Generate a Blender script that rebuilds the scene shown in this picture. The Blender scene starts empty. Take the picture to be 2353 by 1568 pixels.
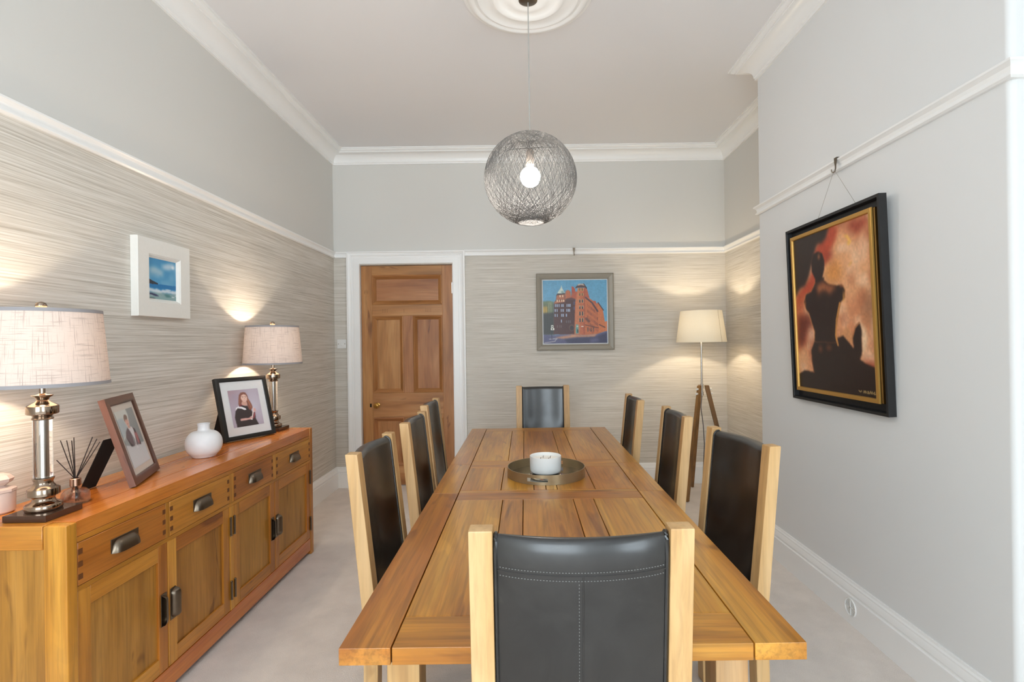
import bpy, bmesh, math, random
import numpy as np
from mathutils import Matrix, Vector
rng = random.Random(7)
C = bpy.context.scene.collection
PI = math.pi

# ------------------------------------------------------------------ room measures (metres)
XL, XR, YB, YF, ZC = -1.835, 1.945, 5.0, -3.0, 3.23
CX, CY0, CY1 = 1.577, 1.668, 3.455          # chimney breast: face, window end, door end
ZRAIL = 2.21
DX0, DX1, DZ = -1.585, -0.690, 2.141       # door opening
EYE = 1.38

def lin(c):
    return tuple(((x/255)/12.92 if x/255 <= .04045 else ((x/255+.055)/1.055)**2.4) for x in c) + (1.,)

# ------------------------------------------------------------------ mesh builder
class MB:
    def __init__(s):
        s.v, s.f, s.m, s.g, s.t = [], [], [], [], []
    def add(s, verts, faces, mat=0, gco=None, tint=None, M=None):
        n = len(s.v)
        if tint is None: tint = rng.gauss(0, .5)
        off = Vector((rng.uniform(0, 40), rng.uniform(0, 40), rng.uniform(0, 40)))
        for i, p in enumerate(verts):
            p = Vector(p)
            q = Vector(gco[i]) if gco else p
            s.g.append(tuple(q + off) if gco is None or True else q)
            s.t.append(max(-1, min(1, tint)))
            s.v.append(tuple(M @ p) if M else tuple(p))
        for f in faces:
            s.f.append([n + k for k in f])
            s.m.append(mat)
    def frombm(s, bm, g=1, mat=0, tint=None, M=None):
        bm.verts.ensure_lookup_table()
        vs = [v.co.copy() for v in bm.verts]
        idx = {v: i for i, v in enumerate(bm.verts)}
        fs = [[idx[v] for v in f.verts] for f in bm.faces]
        a = [g, (g+1) % 3, (g+2) % 3]
        s.add(vs, fs, mat, [(p[a[0]], p[a[1]], p[a[2]]) for p in vs], tint, M)
        bm.free()
    def board(s, x0, x1, y0, y1, z0, z1, g=1, bev=.003, seg=1, mat=0, tint=None, M=None):
        s.hexa([(x0,y0,z0),(x1,y0,z0),(x1,y1,z0),(x0,y1,z0),(x0,y0,z1),(x1,y0,z1),(x1,y1,z1),(x0,y1,z1)], g, bev, seg, mat, tint, M)
    def hexa(s, c, g=1, bev=.003, seg=1, mat=0, tint=None, M=None):
        bm = bmesh.new()
        v = [bm.verts.new(p) for p in c]
        for f in ((0,3,2,1),(4,5,6,7),(0,1,5,4),(1,2,6,5),(2,3,7,6),(3,0,4,7)): bm.faces.new([v[k] for k in f])
        if bev > 0: bmesh.ops.bevel(bm, geom=bm.edges[:], offset=bev, segments=seg, profile=.5, affect='EDGES')
        s.frombm(bm, g, mat, tint, M)
    def prism(s, poly, a0, a1, axis=0, g=2, bev=.003, seg=2, mat=0, tint=None, M=None):
        """poly in the two axes after `axis`, extruded from a0 to a1 along axis"""
        def P(a, p):
            q = [0, 0, 0]; q[axis] = a; q[(axis+1) % 3] = p[0]; q[(axis+2) % 3] = p[1]
            return q
        bm = bmesh.new()
        A = [bm.verts.new(P(a0, p)) for p in poly]; B = [bm.verts.new(P(a1, p)) for p in poly]
        bm.faces.new(A[::-1]); bm.faces.new(B)
        n = len(poly)
        for i in range(n): bm.faces.new([A[i], A[(i+1) % n], B[(i+1) % n], B[i]])
        bmesh.ops.recalc_face_normals(bm, faces=bm.faces[:])
        if bev > 0: bmesh.ops.bevel(bm, geom=bm.edges[:], offset=bev, segments=seg, profile=.5, affect='EDGES')
        s.frombm(bm, g, mat, tint, M)
    def lathe(s, prof, n=48, c=(0,0,0), mat=0, closed=False, M=None, tint=0, a0=0.):
        """prof: [(r,z)...]; r=0 ends become poles; closed joins last to first"""
        vs, fs, gc, rows = [], [], [], []
        for r, z in prof:
            if r < 1e-6:
                rows.append([len(vs)]); vs.append((c[0], c[1], c[2]+z)); gc.append((0, 0, z))
            else:
                row = []
                for k in range(n):
                    t = a0 + 2*PI*k/n
                    row.append(len(vs)); vs.append((c[0]+r*math.cos(t), c[1]+r*math.sin(t), c[2]+z)); gc.append((t*.2, r, z))
                rows.append(row)
        L = len(rows)
        for i in range(L if closed else L-1):
            A, B = rows[i], rows[(i+1) % L]
            for k in range(n):
                k2 = (k+1) % n
                if len(A) == 1 and len(B) == 1: continue
                if len(A) == 1: fs.append([A[0], B[k], B[k2]])
                elif len(B) == 1: fs.append([A[k], B[0], A[k2]])
                else: fs.append([A[k], B[k], B[k2], A[k2]])
        s.add(vs, fs, mat, gc, tint, M)
    def tube(s, pts, r, n=6, mat=0, loop=False, M=None, tint=0):
        pts = [Vector(p) for p in pts]; N = len(pts)
        vs, fs, gc = [], [], []
        up = Vector((0.13, .31, .94)); d = 0
        for i, p in enumerate(pts):
            a = pts[(i-1) % N] if loop or i > 0 else p
            b = pts[(i+1) % N] if loop or i < N-1 else p
            t = (b-a).normalized()
            u = t.cross(up)
            if u.length < .05: u = t.cross(Vector((1, 0, 0)))
            u.normalize(); w = t.cross(u)
            if i: d += (p-pts[i-1]).length
            for k in range(n):
                an = 2*PI*k/n
                vs.append(p + (u*math.cos(an)+w*math.sin(an))*r); gc.append((d, r*math.cos(an), r*math.sin(an)))
        for i in range(N if loop else N-1):
            j = (i+1) % N
            for k in range(n):
                k2 = (k+1) % n
                fs.append([i*n+k, i*n+k2, j*n+k2, j*n+k])
        if not loop:
            fs.append(list(range(n))[::-1]); fs.append([(N-1)*n+k for k in range(n)])
        s.add(vs, fs, mat, gc, tint, M)
    def ring(s, x0, x1, z0, z1, prof, mat=0, M=None, closed=True, tint=None):
        """mitred rectangular frame in the xz plane; prof = [(inset, y)]"""
        off = rng.uniform(0, 30)
        L = len(prof)
        if tint is None: tint = rng.gauss(0, .4)
        for side in range(4):
            vs, gc = [], []
            for ins, y in prof:
                cs = [(x0+ins, z0+ins), (x1-ins, z0+ins), (x1-ins, z1-ins), (x0+ins, z1-ins)]
                for e in (side, (side+1) % 4):
                    vs.append((cs[e][0], y, cs[e][1]))
                    gc.append(((cs[e][0] if side % 2 == 0 else cs[e][1]) + off*side, y, ins))
            fs = []
            for i in range(L if closed else L-1):
                j = (i+1) % L
                fs.append([2*i, 2*i+1, 2*j+1, 2*j])
            s.add(vs, fs, mat, gc, tint + rng.uniform(-.15, .15), M)
    def sweep(s, path, prof, mat=0):
        """profile (d,z) swept along an XY path, d measured to the right of travel, mitred"""
        P = [Vector(p) for p in path]; N = len(P)
        vs, fs, L = [], [], len(prof)
        for i in range(N):
            ns = []
            if i > 0: t = (P[i]-P[i-1]).normalized(); ns.append(Vector((t.y, -t.x)))
            if i < N-1: t = (P[i+1]-P[i]).normalized(); ns.append(Vector((t.y, -t.x)))
            m = ns[0] if len(ns) == 1 else (ns[0]+ns[1]) / (1+ns[0].dot(ns[1]))
            for d, z in prof: vs.append((P[i].x+m.x*d, P[i].y+m.y*d, z))
        for i in range(N-1):
            for k in range(L):
                k2 = (k+1) % L
                fs.append([i*L+k, i*L+k2, (i+1)*L+k2, (i+1)*L+k])
        fs.append(list(range(L))); fs.append([(N-1)*L+k for k in range(L)][::-1])
        s.add(vs, fs, mat, None, 0)
    def build(s, name, mats, parent=None, angle=38, recalc=True):
        me = bpy.data.meshes.new(name)
        me.from_pydata(s.v, [], s.f)
        if not isinstance(mats, (list, tuple)): mats = [mats]
        for m in mats: me.materials.append(m)
        me.polygons.foreach_set('material_index', s.m)
        me.polygons.foreach_set('use_smooth', [True]*len(s.f))
        a = me.attributes.new('gco', 'FLOAT_VECTOR', 'POINT'); a.data.foreach_set('vector', np.array(s.g, 'f').ravel())
        a = me.attributes.new('tint', 'FLOAT', 'POINT'); a.data.foreach_set('value', np.array(s.t, 'f'))
        if recalc:
            bm = bmesh.new(); bm.from_mesh(me)
            bmesh.ops.recalc_face_normals(bm, faces=bm.faces[:]); bm.to_mesh(me); bm.free()
        me.set_sharp_from_angle(angle=math.radians(angle))
        o = bpy.data.objects.new(name, me); C.objects.link(o)
        if len(s.f) < 40000:
            wn = o.modifiers.new('weighted_normals', 'WEIGHTED_NORMAL'); wn.keep_sharp = True; wn.weight = 90
        if parent: o.parent = parent
        return o

def empty(name, loc=(0,0,0), rz=0.):
    o = bpy.data.objects.new(name, None); C.objects.link(o)
    o.location = loc; o.rotation_euler = (0, 0, rz); o.empty_display_size = .05
    return o
def tag(o, label, cat, group=None):
    o['label'] = label; o['category'] = cat
    if group: o['group'] = group
    return o
def struct(o):
    o['kind'] = 'structure'; return o
def copy_tree(o, parent=None):
    c = o.copy(); C.objects.link(c)
    if parent: c.parent = parent
    for ch in [x for x in list(C.objects) if x.parent == o]: copy_tree(ch, c)
    return c

# ------------------------------------------------------------------ materials
def mat(name):
    m = bpy.data.materials.new(name); m.use_nodes = True
    nt = m.node_tree; nt.nodes.clear()
    out = nt.nodes.new('ShaderNodeOutputMaterial')
    return m, nt, out
def N(nt, t, **kw):
    n = nt.nodes.new(t)
    for k, v in kw.items():
        if k in n.inputs: n.inputs[k].default_value = v
        else: setattr(n, k, v)
    return n
def bsdf(nt, out, **kw):
    b = nt.nodes.new('ShaderNodeBsdfPrincipled')
    for k, v in kw.items(): b.inputs[k.replace('_', ' ')].default_value = v
    nt.links.new(b.outputs[0], out.inputs[0])
    return b
def coords(nt, src, scale):
    if src == 'gco':
        a = N(nt, 'ShaderNodeAttribute', attribute_name='gco'); o = a.outputs['Vector']
    elif src == 'pos':
        a = N(nt, 'ShaderNodeNewGeometry'); o = a.outputs['Position']
    else:
        a = N(nt, 'ShaderNodeTexCoord'); o = a.outputs['Object']
    m = N(nt, 'ShaderNodeMapping'); m.inputs['Scale'].default_value = scale
    nt.links.new(o, m.inputs['Vector'])
    return m.outputs[0]
def noise(nt, vec, scale=1., detail=4., rough=.55, dist=0.):
    n = N(nt, 'ShaderNodeTexNoise'); n.inputs['Scale'].default_value = scale; n.inputs['Detail'].default_value = detail
    n.inputs['Roughness'].default_value = rough; n.inputs['Distortion'].default_value = dist
    nt.links.new(vec, n.inputs['Vector'])
    return n.outputs['Fac']
def ramp(nt, fac, stops):
    r = N(nt, 'ShaderNodeValToRGB'); e = r.color_ramp.elements
    while len(e) < len(stops): e.new(.5)
    for k, (p, c) in enumerate(stops): e[k].position = p; e[k].color = c
    nt.links.new(fac, r.inputs[0])
    return r.outputs[0]
def mixc(nt, a, b, fac, mode='MIX'):
    n = N(nt, 'ShaderNodeMix', data_type='RGBA', blend_type=mode)
    for sock, val in ((n.inputs[0], fac), (n.inputs[6], a), (n.inputs[7], b)):
        if hasattr(val, 'is_linked'): nt.links.new(val, sock)
        else: sock.default_value = val
    return n.outputs[2]
def bump(nt, b, h, strength=.2, dist=.002):
    n = N(nt, 'ShaderNodeBump'); n.inputs['Strength'].default_value = strength; n.inputs['Distance'].default_value = dist
    nt.links.new(h, n.inputs['Height']); nt.links.new(n.outputs[0], b.inputs['Normal'])
def G(v): return (v, v, v, 1)

def plain(name, col, rough=.5, metal=0., bumpy=0., bscale=60, **kw):
    m, nt, out = mat(name)
    b = bsdf(nt, out, Base_Color=lin(col), Roughness=rough, Metallic=metal, **kw)
    v = coords(nt, 'obj', (1, 1, 1))
    n = noise(nt, v, bscale, 3)
    c = mixc(nt, lin(col), tuple(x*.94 for x in lin(col)[:3])+(1,), n)
    nt.links.new(c, b.inputs['Base Color'])
    if bumpy: bump(nt, b, n, bumpy, .001)
    return m

def wood(name, dark, mid, light, rough=.35, tint=.16, coat=.0, figure=.5, pore=.35, satin=.5):
    m, nt, out = mat(name)
    b = bsdf(nt, out, Roughness=rough, Coat_Weight=coat, Coat_Roughness=.13)
    b.inputs['Specular IOR Level'].default_value = satin
    broad = noise(nt, coords(nt, 'gco', (1.3, 9, 9)), 1., 3, .5, .6)
    fine = noise(nt, coords(nt, 'gco', (3.5, 110, 110)), 1., 4, .6, .3)
    fig0 = noise(nt, coords(nt, 'gco', (1.1, 7, 7)), 1., 1.5, .4, .8)
    mm = N(nt, 'ShaderNodeMath', operation='MULTIPLY'); mm.inputs[1].default_value = 34; nt.links.new(fig0, mm.inputs[0])
    sn = N(nt, 'ShaderNodeMath', operation='SINE'); nt.links.new(mm.outputs[0], sn.inputs[0])
    base = ramp(nt, broad, [(.3, lin(dark)), (.5, lin(mid)), (.72, lin(light))])
    figc = ramp(nt, sn.outputs[0], [(.0, G(1-.22*figure)), (.55, G(1.))])
    c1 = mixc(nt, base, figc, figure, 'MULTIPLY')
    finec = ramp(nt, fine, [(.34, G(1-pore)), (.56, G(1.02))])
    c2 = mixc(nt, c1, finec, .75, 'MULTIPLY')
    # small knots
    vk = coords(nt, 'gco', (2.2, 11, 11))
    vo = N(nt, 'ShaderNodeTexNoise'); vo.inputs['Scale'].default_value = 1.; vo.inputs['Detail'].default_value = 2; vo.inputs['Distortion'].default_value = 1.2
    nt.links.new(vk, vo.inputs['Vector'])
    kn = ramp(nt, vo.outputs['Fac'], [(.66, G(1.)), (.74, (.42, .33, .26, 1))])
    c3 = mixc(nt, c2, kn, .8, 'MULTIPLY')
    t = N(nt, 'ShaderNodeAttribute', attribute_name='tint')
    mr = N(nt, 'ShaderNodeMapRange'); mr.inputs[1].default_value = -1; mr.inputs[2].default_value = 1; mr.inputs[3].default_value = 1-tint; mr.inputs[4].default_value = 1+tint
    nt.links.new(t.outputs['Fac'], mr.inputs[0])
    hs = N(nt, 'ShaderNodeHueSaturation')
    mh = N(nt, 'ShaderNodeMapRange'); mh.inputs[1].default_value = -1; mh.inputs[2].default_value = 1; mh.inputs[3].default_value = .5-tint*.07; mh.inputs[4].default_value = .5+tint*.07
    nt.links.new(t.outputs['Fac'], mh.inputs[0]); nt.links.new(mh.outputs[0], hs.inputs['Hue']); nt.links.new(c3, hs.inputs['Color']); nt.links.new(mr.outputs[0], hs.inputs['Value'])
    nt.links.new(hs.outputs[0], b.inputs['Base Color'])
    bump(nt, b, fine, .08, .001)
    return m

def paint(name, col, rough=.6, scale=25):
    m, nt, out = mat(name)
    b = bsdf(nt, out, Base_Color=lin(col), Roughness=rough)
    n = noise(nt, coords(nt, 'pos', (1, 1, 1)), 180, 2)
    bump(nt, b, n, .04, .001)
    return m

def mk_wallpaper():
    m, nt, out = mat('woven_wallpaper')
    b = bsdf(nt, out, Roughness=.75)
    b.inputs['Specular IOR Level'].default_value = .3
    a = noise(nt, coords(nt, 'pos', (2.0, 2.0, 215)), 1., 4, .68, .05)
    f = noise(nt, coords(nt, 'pos', (8, 8, 460)), 1., 3, .6, .1)
    big = noise(nt, coords(nt, 'pos', (.7, .7, 16)), 1., 2, .5)
    c = ramp(nt, a, [(.28, lin((168,161,149))), (.42, lin((197,191,181))), (.52, lin((211,206,197))), (.62, lin((219,215,208))), (.74, lin((233,230,224)))])
    c = mixc(nt, c, ramp(nt, f, [(.32, G(.86)), (.58, G(1.03))]), .6, 'MULTIPLY')
    c = mixc(nt, c, ramp(nt, big, [(.3, G(.95)), (.7, G(1.03))]), .6, 'MULTIPLY')
    nt.links.new(c, b.inputs['Base Color'])
    bump(nt, b, a, .25, .002)
    return m

def mk_carpet():
    m, nt, out = mat('cut_pile_carpet')
    b = bsdf(nt, out, Roughness=.95)
    b.inputs['Specular IOR Level'].default_value = .1
    f = noise(nt, coords(nt, 'pos', (1, 1, 1)), 320, 3, .7)
    g = noise(nt, coords(nt, 'pos', (1, 1, 1)), 7, 4, .6)
    c = ramp(nt, f, [(.3, lin((214,204,196))), (.7, lin((238,231,225)))])
    c = mixc(nt, c, ramp(nt, g, [(.35, G(.92)), (.65, G(1.03))]), .9, 'MULTIPLY')
    nt.links.new(c, b.inputs['Base Color'])
    bump(nt, b, f, .5, .004)
    return m

def mk_leather():
    m, nt, out = mat('black_leather')
    b = bsdf(nt, out, Roughness=.36, Coat_Weight=.6, Coat_Roughness=.2)
    v = coords(nt, 'obj', (1, 1, 1))
    w = noise(nt, v, 6, 5, .62, .8)
    sc = noise(nt, coords(nt, 'obj', (9, 40, 14)), 1., 5, .7, 1.5)
    grain = noise(nt, v, 420, 2, .5)
    c = ramp(nt, w, [(.40, lin((11,9,9))), (.68, lin((32,30,28)))])
    c = mixc(nt, c, lin((80,76,66)), ramp(nt, sc, [(.62, G(0)), (.80, G(.35))]))
    nt.links.new(c, b.inputs['Base Color'])
    r = ramp(nt, w, [(.35, G(.34)), (.7, G(.48))]); nt.links.new(r, b.inputs['Roughness'])
    bump(nt, b, grain, .12, .0006)
    return m

def mk_linen(name, c0, c1, scale=1., trans=.048):
    m, nt, out = mat(name)
    d = N(nt, 'ShaderNodeBsdfDiffuse'); t = N(nt, 'ShaderNodeBsdfTranslucent'); mx = N(nt, 'ShaderNodeMixShader'); mx.inputs[0].default_value = trans
    h = noise(nt, coords(nt, 'gco', (9, 1, 260)), 1., 3, .6)
    vv = noise(nt, coords(nt, 'gco', (240, 1, 9)), 1., 3, .6)
    fine = noise(nt, coords(nt, 'gco', (500, 1, 500)), 1., 2, .6)
    mn = N(nt, 'ShaderNodeMath', operation='MAXIMUM'); nt.links.new(h, mn.inputs[0]); nt.links.new(vv, mn.inputs[1])
    c = ramp(nt, mn.outputs[0], [(.55, lin(c1)), (.70, lin(c0))])
    c = mixc(nt, c, ramp(nt, fine, [(.3, G(.93)), (.7, G(1.03))]), .7, 'MULTIPLY')
    nt.links.new(c, d.inputs['Color'])
    tc = mixc(nt, c, (.62, .60, .58, 1), 1., 'MULTIPLY'); nt.links.new(tc, t.inputs['Color'])
    nt.links.new(d.outputs[0], mx.inputs[1]); nt.links.new(t.outputs[0], mx.inputs[2]); nt.links.new(mx.outputs[0], out.inputs[0])
    return m

def emit(name, col, strength):
    m, nt, out = mat(name)
    e = N(nt, 'ShaderNodeEmission'); e.inputs[0].default_value = lin(col); e.inputs[1].default_value = strength
    nt.links.new(e.outputs[0], out.inputs[0]); return m

def glass(name, col=(255,255,255), rough=.0, clear=.0):
    m, nt, out = mat(name)
    b = bsdf(nt, out, Base_Color=lin(col), Roughness=rough, IOR=1.47, Transmission_Weight=1.)
    if clear:
        t = N(nt, 'ShaderNodeBsdfTransparent'); t.inputs[0].default_value = lin(col); mx = N(nt, 'ShaderNodeMixShader'); mx.inputs[0].default_value = clear
        nt.links.new(b.outputs[0], mx.inputs[1]); nt.links.new(t.outputs[0], mx.inputs[2]); nt.links.new(mx.outputs[0], out.inputs[0])
    return m

def mk_art(name, rough=.45):
    m, nt, out = mat(name)
    b = bsdf(nt, out, Roughness=rough)
    a = N(nt, 'ShaderNodeAttribute', attribute_name='pigment')
    nt.links.new(a.outputs['Color'], b.inputs['Base Color'])
    n = noise(nt, coords(nt, 'obj', (1, 1, 1)), 300, 2); bump(nt, b, n, .05, .0005)
    return m

WHITE = paint('white_gloss_paint', (240,240,239), .3)
WALLP = paint('pale_grey_wall_paint', (213,212,208), .65)
CHIMP = paint('pale_cool_grey_wall_paint', (224,225,225), .6)
CEILP = paint('ceiling_paint', (229,229,231), .75)
PAPER = mk_wallpaper()
CARPET = mk_carpet()
OAK = wood('honey_oak_tabletop', (168,102,28), (190,124,38), (207,148,58), .3, .10, .32, .75, .38)
OAKL = wood('light_oak', (176,132,86), (195,153,104), (210,173,128), .42, .10, 0, .35, .18)
OAKS = wood('sideboard_oak', (158,96,28), (186,118,40), (204,140,58), .33, .12, .1, .5, .3)
OAKT = wood('sideboard_top_oak', (180,98,32), (204,120,44), (218,142,64), .24, .10, .4, .4, .25)
OAKP = wood('sideboard_panel_oak', (150,98,34), (170,116,44), (184,130,58), .42, .12, 0, .6, .3)
DOVE = plain('dark_end_grain', (104,58,22), .5)
GAP = plain('shadow_gap', (40,24,12), .8)
PINE = wood('stripped_pine', (140,90,44), (168,112,62), (186,134,82), .42, .10, 0, .45, .2)
WALNUT = wood('dark_walnut_frame', (54,31,21), (86,50,32), (112,70,45), .36, .1, .05, .3, .2)
TEAK = wood('tripod_wood', (104,70,34), (134,94,50), (156,114,66), .45, .1, 0, .4, .25)
LEATHER = mk_leather()
STITCH = plain('grey_stitching', (112,112,110), .7)
BRONZE = plain('antique_bronze', (122,110,96), .34, 1.)
DARKM = plain('dark_metal', (34,31,29), .35, .8)
NICKEL = plain('warm_nickel', (156,138,122), .14, 1.)
SMOKE = plain('smoked_mirror_base', (88,66,54), .12, .6)
STEEL = plain('brushed_steel', (196,192,186), .25, 1.)
BRASS = plain('brass', (196,150,78), .2, 1.)
BLACKP = plain('black_frame_paint', (26,25,25), .35)
BLACKW = plain('black_stained_wood', (24,24,26), .5, 0, .2, 200)
BLACKC = plain('black_card', (16,15,15), .8)
GOLD = plain('gilt', (200,154,80), .42, .65)
GOLDD = plain('dark_gilt_side', (128,92,44), .35, .8)  # darker gilt tone for the sides of the inner frame
GREYF = plain('taupe_grey_frame', (150,144,132), .4, .1)
CREAMF = plain('cream_frame', (234,232,226), .5)
MOUNT = plain('white_mount', (226,228,230), .7)
IVORY = plain('ivory_mount', (214,204,194), .7)
CERAM = plain('white_ceramic', (232,232,234), .45)
WAX = plain('candle_wax', (238,230,220), .6)
TRAYM = plain('aged_metal_tray', (160,142,112), .32, .7, .2, 30)
MIRROR = plain('tray_mirror', (206,200,184), .08, .95)
TRIM = plain('grey_shade_trim', (150,146,148), .7)
LINEN = mk_linen('linen_shade', (168,150,142), (216,199,189))
CREAMS = mk_linen('cream_shade', (240,232,214), (238,229,208), trans=.068)
THREAD = plain('grey_thread', (112,109,106), .7)
BULB = emit('lit_bulb', (255,249,240), 175.)
GLASS = glass('clear_glass')
BOTTLE = glass('frosted_bottle_glass', (250,244,240), .12, .55)
PLASTIC = plain('white_plastic', (234,234,232), .35)
CORD = plain('grey_flex', (170,168,164), .6)
FLEX = plain('dark_flex', (58,52,56), .6)
REED = plain('dark_reed', (44,32,30), .8)
ART = mk_art('oil_pigment', .38)
PRINT = mk_art('photographic_print', .35)
m_, nt_, out_ = mat('frosted_candle_glass')
b_ = bsdf(nt_, out_, Base_Color=lin((242,243,241)), Roughness=.35, Transmission_Weight=.12)
FROST = m_
m_, nt_, out_ = mat('blush_glass')
b_ = bsdf(nt_, out_, Base_Color=lin((240,214,202)), Roughness=.25, Transmission_Weight=.3)
BLUSH = m_

# ------------------------------------------------------------------ room shell
def shell(name, boxes, mats):
    b = MB()
    for (x0, x1, y0, y1, z0, z1, mi) in boxes: b.board(x0, x1, y0, y1, z0, z1, bev=0, mat=mi, tint=0)
    return struct(b.build(name, mats))
T = .12
ZS = ZRAIL+.02
shell('floor', [(XL-T, XR+T, YF-T, YB+T, -.1, 0, 0)], CARPET)
shell('ceiling', [(XL-T, XR+T, YF-T, YB+T, ZC, ZC+.1, 0)], CEILP)
SY0, SY1, SZ0, SZ1 = -2.75, -.75, .45, 2.17         # unseen side opening behind the viewer, added to brighten the left wall
shell('wall_left', [(XL-T, XL, YF, YB, 0, ZS, 0), (XL-T, XL, YF, YB, ZS, ZC, 1)], [PAPER, WALLP])
shell('wall_back', [(XL-T, DX0, YB, YB+T, 0, ZS, 0), (DX1, XR+T, YB, YB+T, 0, ZS, 0), (DX0, DX1, YB, YB+T, DZ, ZS, 0),
                    (XL-T, XR+T, YB, YB+T, ZS, ZC, 1)], [PAPER, WALLP])
shell('wall_right', [(XR, XR+T, CY0, YB, 0, ZS, 0), (XR, XR+T, CY0, YB, ZS, ZC, 1), (XR, XR+T, SY1, CY0, 0, ZC, 1), (XR, XR+T, YF, SY0, 0, ZC, 1), (XR, XR+T, SY0, SY1, 0, SZ0, 1), (XR, XR+T, SY0, SY1, SZ1, ZC, 1)], [PAPER, WALLP])
b = MB()
bm = bmesh.new()
pl = [(CX, CY0), (XR, CY0), (XR, CY1), (CX, CY1)]
A = [bm.verts.new((x, y, 0)) for x, y in pl]; B = [bm.verts.new((x, y, ZC)) for x, y in pl]
bm.faces.new(A[::-1]); bm.faces.new(B)
for i in range(4): bm.faces.new([A[i], A[(i+1) % 4], B[(i+1) % 4], B[i]])
ed = [e for e in bm.edges if abs(e.verts[0].co.x-CX) < 1e-5 and abs(e.verts[1].co.x-CX) < 1e-5 and abs(e.verts[0].co.y-e.verts[1].co.y) < 1e-5 and abs(e.verts[0].co.y-CY0) < 1e-5]
bmesh.ops.bevel(bm, geom=ed, offset=.022, segments=6, profile=.5, affect='EDGES')
b.frombm(bm)
struct(b.build('wall_chimney', CHIMP))
# window wall behind the viewer, with a wide opening
WX0, WX1, WZ0, WZ1 = -1.75, .45, .45, 2.95
shell('wall_front', [(XL-T, WX0, YF-T, YF, 0, ZC, 0), (WX1, XR+T, YF-T, YF, 0, ZC, 0), (WX0, WX1, YF-T, YF, 0, WZ0, 0), (WX0, WX1, YF-T, YF, WZ1, ZC, 0)], WALLP)
b = MB()
b.ring(WX0, WX1, WZ0, WZ1, [(0, YF-.10), (.06, YF-.10), (.06, YF-.04), (0, YF-.04)])
for x in (-.65,): b.board(x-.03, x+.03, YF-.10, YF-.04, WZ0+.04, WZ1-.04)
for x0, x1 in ((WX0+.05, -.69), (-.61, WX1-.05)): b.board(x0, x1, YF-.09, YF-.05, 1.68, 1.73)
struct(b.build('window_1', WHITE))
for nm, xw in (('added_side_window', XR+.08),):  # frame for the added side opening, put in only for its light
    b = MB(); Mw = Matrix.Translation((xw, (SY0+SY1)/2, 0)) @ Matrix.Rotation(PI/2, 4, 'Z')
    b.ring(-1.0, 1.0, SZ0, SZ1, [(0, -.03), (.06, -.03), (.06, .03), (0, .03)], M=Mw)
    b.board(-.94, .94, -.02, .02, 1.29, 1.34, M=Mw); struct(b.build(nm, WHITE))

def cove(n=8):
    return [(.018+.078*(1-math.cos(t)), -.100+.066*math.sin(t)) for t in [i*PI/2/n for i in range(n+1)]]
corn = [(-.005, ZC-.122), (.014, ZC-.122), (.014, ZC-.108), (.020, ZC-.104)] + [(d+.002, ZC+z) for d, z in cove()] + \
       [(.104, ZC-.034), (.104, ZC-.026), (.112, ZC-.026), (.122, ZC-.020), (.128, ZC-.014), (.128, ZC-.008), (.142, ZC-.008), (.142, ZC+.005), (-.005, ZC+.005)]
b = MB()
b.sweep([(XL, YF), (XL, YB), (XR, YB), (XR, CY1), (CX, CY1), (CX, CY0), (XR, CY0), (XR, YF)], corn)
struct(b.build('trim_1', WHITE, angle=25))
def railp(z):
    return [(-.004, z), (.012, z), (.020, z+.006), (.020, z+.011), (.014, z+.013), (.012, z+.024), (.016, z+.036), (.024, z+.044), (.030, z+.048), (.030, z+.056), (.022, z+.060), (-.004, z+.060)]
b = MB(); b.sweep([(XL, YF), (XL, YB), (-1.702, YB)], railp(ZRAIL)); struct(b.build('trim_2', WHITE, angle=25))
b = MB(); b.sweep([(-.570, YB), (XR, YB), (XR, CY1)], railp(ZRAIL+.004)); struct(b.build('trim_3', WHITE, angle=25))
b = MB(); b.sweep([(XR, CY1), (CX, CY1), (CX, CY0), (XR, CY0), (XR, YF)], railp(ZRAIL-.004)); struct(b.build('trim_4', WHITE, angle=25))
skp = [(-.004, 0), (.030, 0), (.030, .137), (.022, .140), (.022, .146), (.026, .152), (.024, .165), (.016, .178), (.016, .184), (.010, .190), (.008, .198), (-.004, .198)]
b = MB(); b.sweep([(XL, YF), (XL, YB), (-1.702, YB)], skp); struct(b.build('baseboard_left', WHITE, angle=25))
b = MB(); b.sweep([(-.570, YB), (XR, YB), (XR, CY1)], skp); struct(b.build('baseboard_back', WHITE, angle=25))
b = MB(); b.sweep([(XR, CY1), (CX, CY1), (CX, CY0), (XR, CY0), (XR, YF)], skp); struct(b.build('baseboard_right', WHITE, angle=25))

# door casing (architrave): stepped profile round the opening
AX0, AX1, AZ = -1.704, -.568, 2.268
b = MB()
def casing(prof):
    """prof (w, d): w = distance from outer edge inward"""
    pts = []
    for w, d in prof:
        pts.append([(AX0+w, YB-d, 0), (AX0+w, YB-d, AZ-w), (AX1-w, YB-d, AZ-w), (AX1-w, YB-d, 0)])
    vs = [p for r in pts for p in r]; fs = []
    L = len(pts)
    for i in range(L-1):
        for k in range(3): fs.append([4*i+k, 4*i+k+1, 4*(i+1)+k+1, 4*(i+1)+k])
    b.add(vs, fs, 0, None, 0)
wi = .119
casing([(0, -.004), (0, .034), (.012, .036), (.018, .030), (.026, .028), (.034, .022), (.040, .022), (.044, .017), (.060, .017), (.064, .020), (wi-.004, .020), (wi, .016), (wi, -.06)])
b.board(DX0-.002, DX0+.001, YB-.01, YB+.10, 0, DZ, bev=0)
b.board(DX1-.001, DX1+.002, YB-.01, YB+.10, 0, DZ, bev=0)
struct(b.build('trim_5', WHITE, angle=25, recalc=False))
b = MB(); b.board(DX0, DX1, YB+.075, YB+.12, 0, DZ, bev=0, tint=0); 
DL, DR = DX0+.004, DX1-.004
YD = YB+.028
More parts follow.
